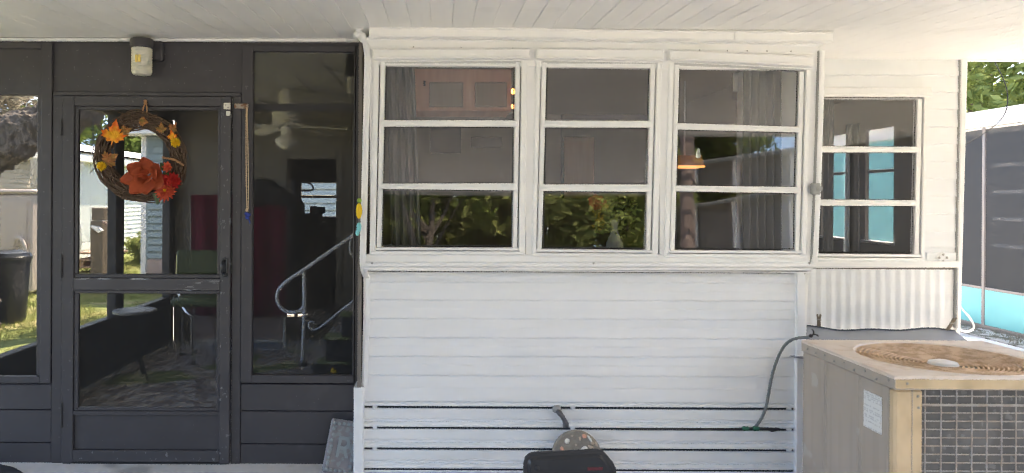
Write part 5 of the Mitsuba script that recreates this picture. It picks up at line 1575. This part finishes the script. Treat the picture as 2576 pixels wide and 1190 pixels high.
# hanging chain
ck = thing('hanging_chain', 'black chain hanging from the oak limb', 'chain')
a, b = P(233, 286, 8.9), P(236, 410, 8.9)
lk = []
nl = 15
for k in range(nl):
    c = a + (b - a) * (k + .5) / nl
    th_ = np.linspace(0, 2 * np.pi, 10, endpoint=False)
    h_ = np.linalg.norm(b - a) / nl * .66
    e = np.array([1, 0, 0]) if k % 2 else np.array([0, 1, 0])
    lk.append(tube(c + np.outer(np.cos(th_) * .013, e) + np.outer(np.sin(th_) * h_, [0, 0, 1]), .0045, 5, closed=True))
obj('links', cat(lk), 'm_rubber', ck, kind='stuff')
# grass blades in the yard
n = 42000
rg = np.random.default_rng(77)
p = np.column_stack([rg.uniform(-8.8, -4.08, n), rg.uniform(5.6, 19, n), np.full(n, -.045)])
p = p[(meshkit.fbm(p * [1.4, 1.4, 1], 3, 5) > .36)]
n = len(p)
h = rg.uniform(.03, .085, n)
a = rg.uniform(0, 6.28, n)
w = np.column_stack([np.cos(a), np.sin(a), np.zeros(n)]) * .006
tip = p + np.column_stack([rg.normal(0, .025, n), rg.normal(0, .025, n), h])
v = np.stack([p - w, p + w, tip], 1).reshape(-1, 3)
k = obj('grass', raw(v, np.arange(3 * n).reshape(-1, 3)), 'm_blade', kind='stuff')
tag(k, 'short sunlit grass in the left side yard', 'grass')

# across the drive, seen mirrored in the bay windows -----------------
cp = thing('neighbour_carport', 'dark screened neighbour carport with white posts, mirrored in the right bay window', 'carport')
CXN = 7.25
obj('roof', cbox(CXN - .1, CXN + 4, -20, -.6, 2.50, 2.58, .01), 'm_grey_metal', cp)
obj('fascia', cbox(CXN - .13, CXN - .105, -20, -.6, 2.47, 2.56, .006), 'm_grey_metal', cp)
obj('side_screen', cbox(CXN + .08, CXN + .12, -20, -.6, .02, 2.49, .004), 'm_carport_dark', cp)
for y_, w_ in ((-10.35, .13), (-13.2, .06), (-7.4, .04), (-3.6, .04)):
    obj('post', cbox(CXN - .04, CXN + .04, y_ - w_, y_ + w_, 0, 2.49, .008), 'm_fascia', cp)
pm = thing('palm_tree', 'palm with a ringed trunk, mirrored in the right bay window', 'tree')
pb_ = np.array([3.95, -4.1, 0])
zz = np.linspace(0, 4.2, 60)
obj('trunk', tube(pb_ + np.column_stack([.04 * np.sin(zz), 0 * zz, zz]), .105 + .05 * np.exp(-zz * 1.6) + .008 * (np.arange(60) % 2), 14), 'm_palm', pm, smooth=30)
fr_ = []
for k in range(16):
    a = k * 2.4
    d = np.array([math.cos(a), math.sin(a), 0])
    sp2 = spline([pb_ + [0, 0, 4.2], pb_ + d * .8 + [0, 0, 4.8 - .03 * k], pb_ + d * 1.6 + [0, 0, 4.3 - .06 * k]], 14)
    e = np.array([-d[1], d[0], 0])
    for q, c in enumerate(sp2):
        L_ = .5 * math.sin(.3 + 2.6 * q / 14)
        for s_ in (-1, 1): fr_ += [c, c + d * .06, c + e * s_ * L_ + d * .18 - [0, 0, .18]]
fr_ = np.array(fr_)
obj('fronds', raw(fr_, np.arange(len(fr_)).reshape(-1, 3)), 'm_leaf_mid', pm)
# a dark parked car mirrored at the foot of the middle window
car = thing('parked_car', 'dark parked car, mirrored at the foot of the middle bay window', 'car')
prof = [(-2.2, .25), (2.2, .25), (2.25, .7), (2.1, .9), (1.2, 1.0), (.6, 1.62), (-1.5, 1.68), (-2.1, 1.05), (-2.25, .8)]
cx0, cyy = 3.0, -7.4
body = extr([(cx0 + a, b) for a, b in prof], cyy - .9, cyy + .9, .12)
obj('body', body, 'm_car_paint', car, smooth=30)
for yy2 in (cyy - .905, cyy + .905):
    obj('window', extr([(cx0 - 1.35, 1.08), (cx0 + .9, 1.08), (cx0 + .5, 1.52), (cx0 - 1.2, 1.56)], yy2 - .004, yy2 + .004), 'm_car_glass', car)
    for xx in (-1.35, 1.4):
        w_ = sub(car, 'wheel')
        pts = [[cx0 + xx, yy2 - .09, .33], [cx0 + xx, yy2 + .09, .33]]
        obj('tyre', tube(pts, .33, 24), 'm_rubber', w_)
        obj('rim', tube([[cx0 + xx, yy2 - .095, .33], [cx0 + xx, yy2 + .095, .33]], .2, 18), 'm_grey_metal', w_)
G_ = 'trees across the drive, mirrored in the bay windows'
trk = 'leafy tree across the drive, seen only mirrored in the bay windows'
for k, (tx, ty, th_, w_, mt, n_, lo) in enumerate(((-6.8, -15, 6.0, 3.0, 'm_leaf_mid', 20000, .02), (-3.6, -14, 4.6, 2.0, 'm_leaf_pale', 16000, .02), (3.2, -15.5, 5.6, 2.6, 'm_leaf_pale', 26000, .02), (6.2, -18, 5.2, 2.4, 'm_leaf_pale', 18000, .02), (11.4, -24, 5.4, 2.9, 'm_leaf_mid', 18000, .02), (17.6, -24, 6, 2.6, 'm_leaf_dark', 16000, .02), (-12, -18, 8, 4, 'm_leaf_dark', 18000, .02), (.6, -19, 5.2, 2.6, 'm_leaf_pale', 22000, .02), (-.72, -14, 7.0, 2.0, 'm_leaf_mid', 9000, .5), (-2.2, -22, 6.0, 2.6, 'm_leaf_pale', 20000, .02), (24, -20, 7, 4, 'm_leaf_mid', 12000, .02))):
    tree(trk, (tx, ty, 0), th_, blob((tx, ty, 0), th_ * 1.1, w_ * 1.15, 22, 60 + k, lo), int(n_ * .62), .19, mt, 60 + k, .17, group=G_)
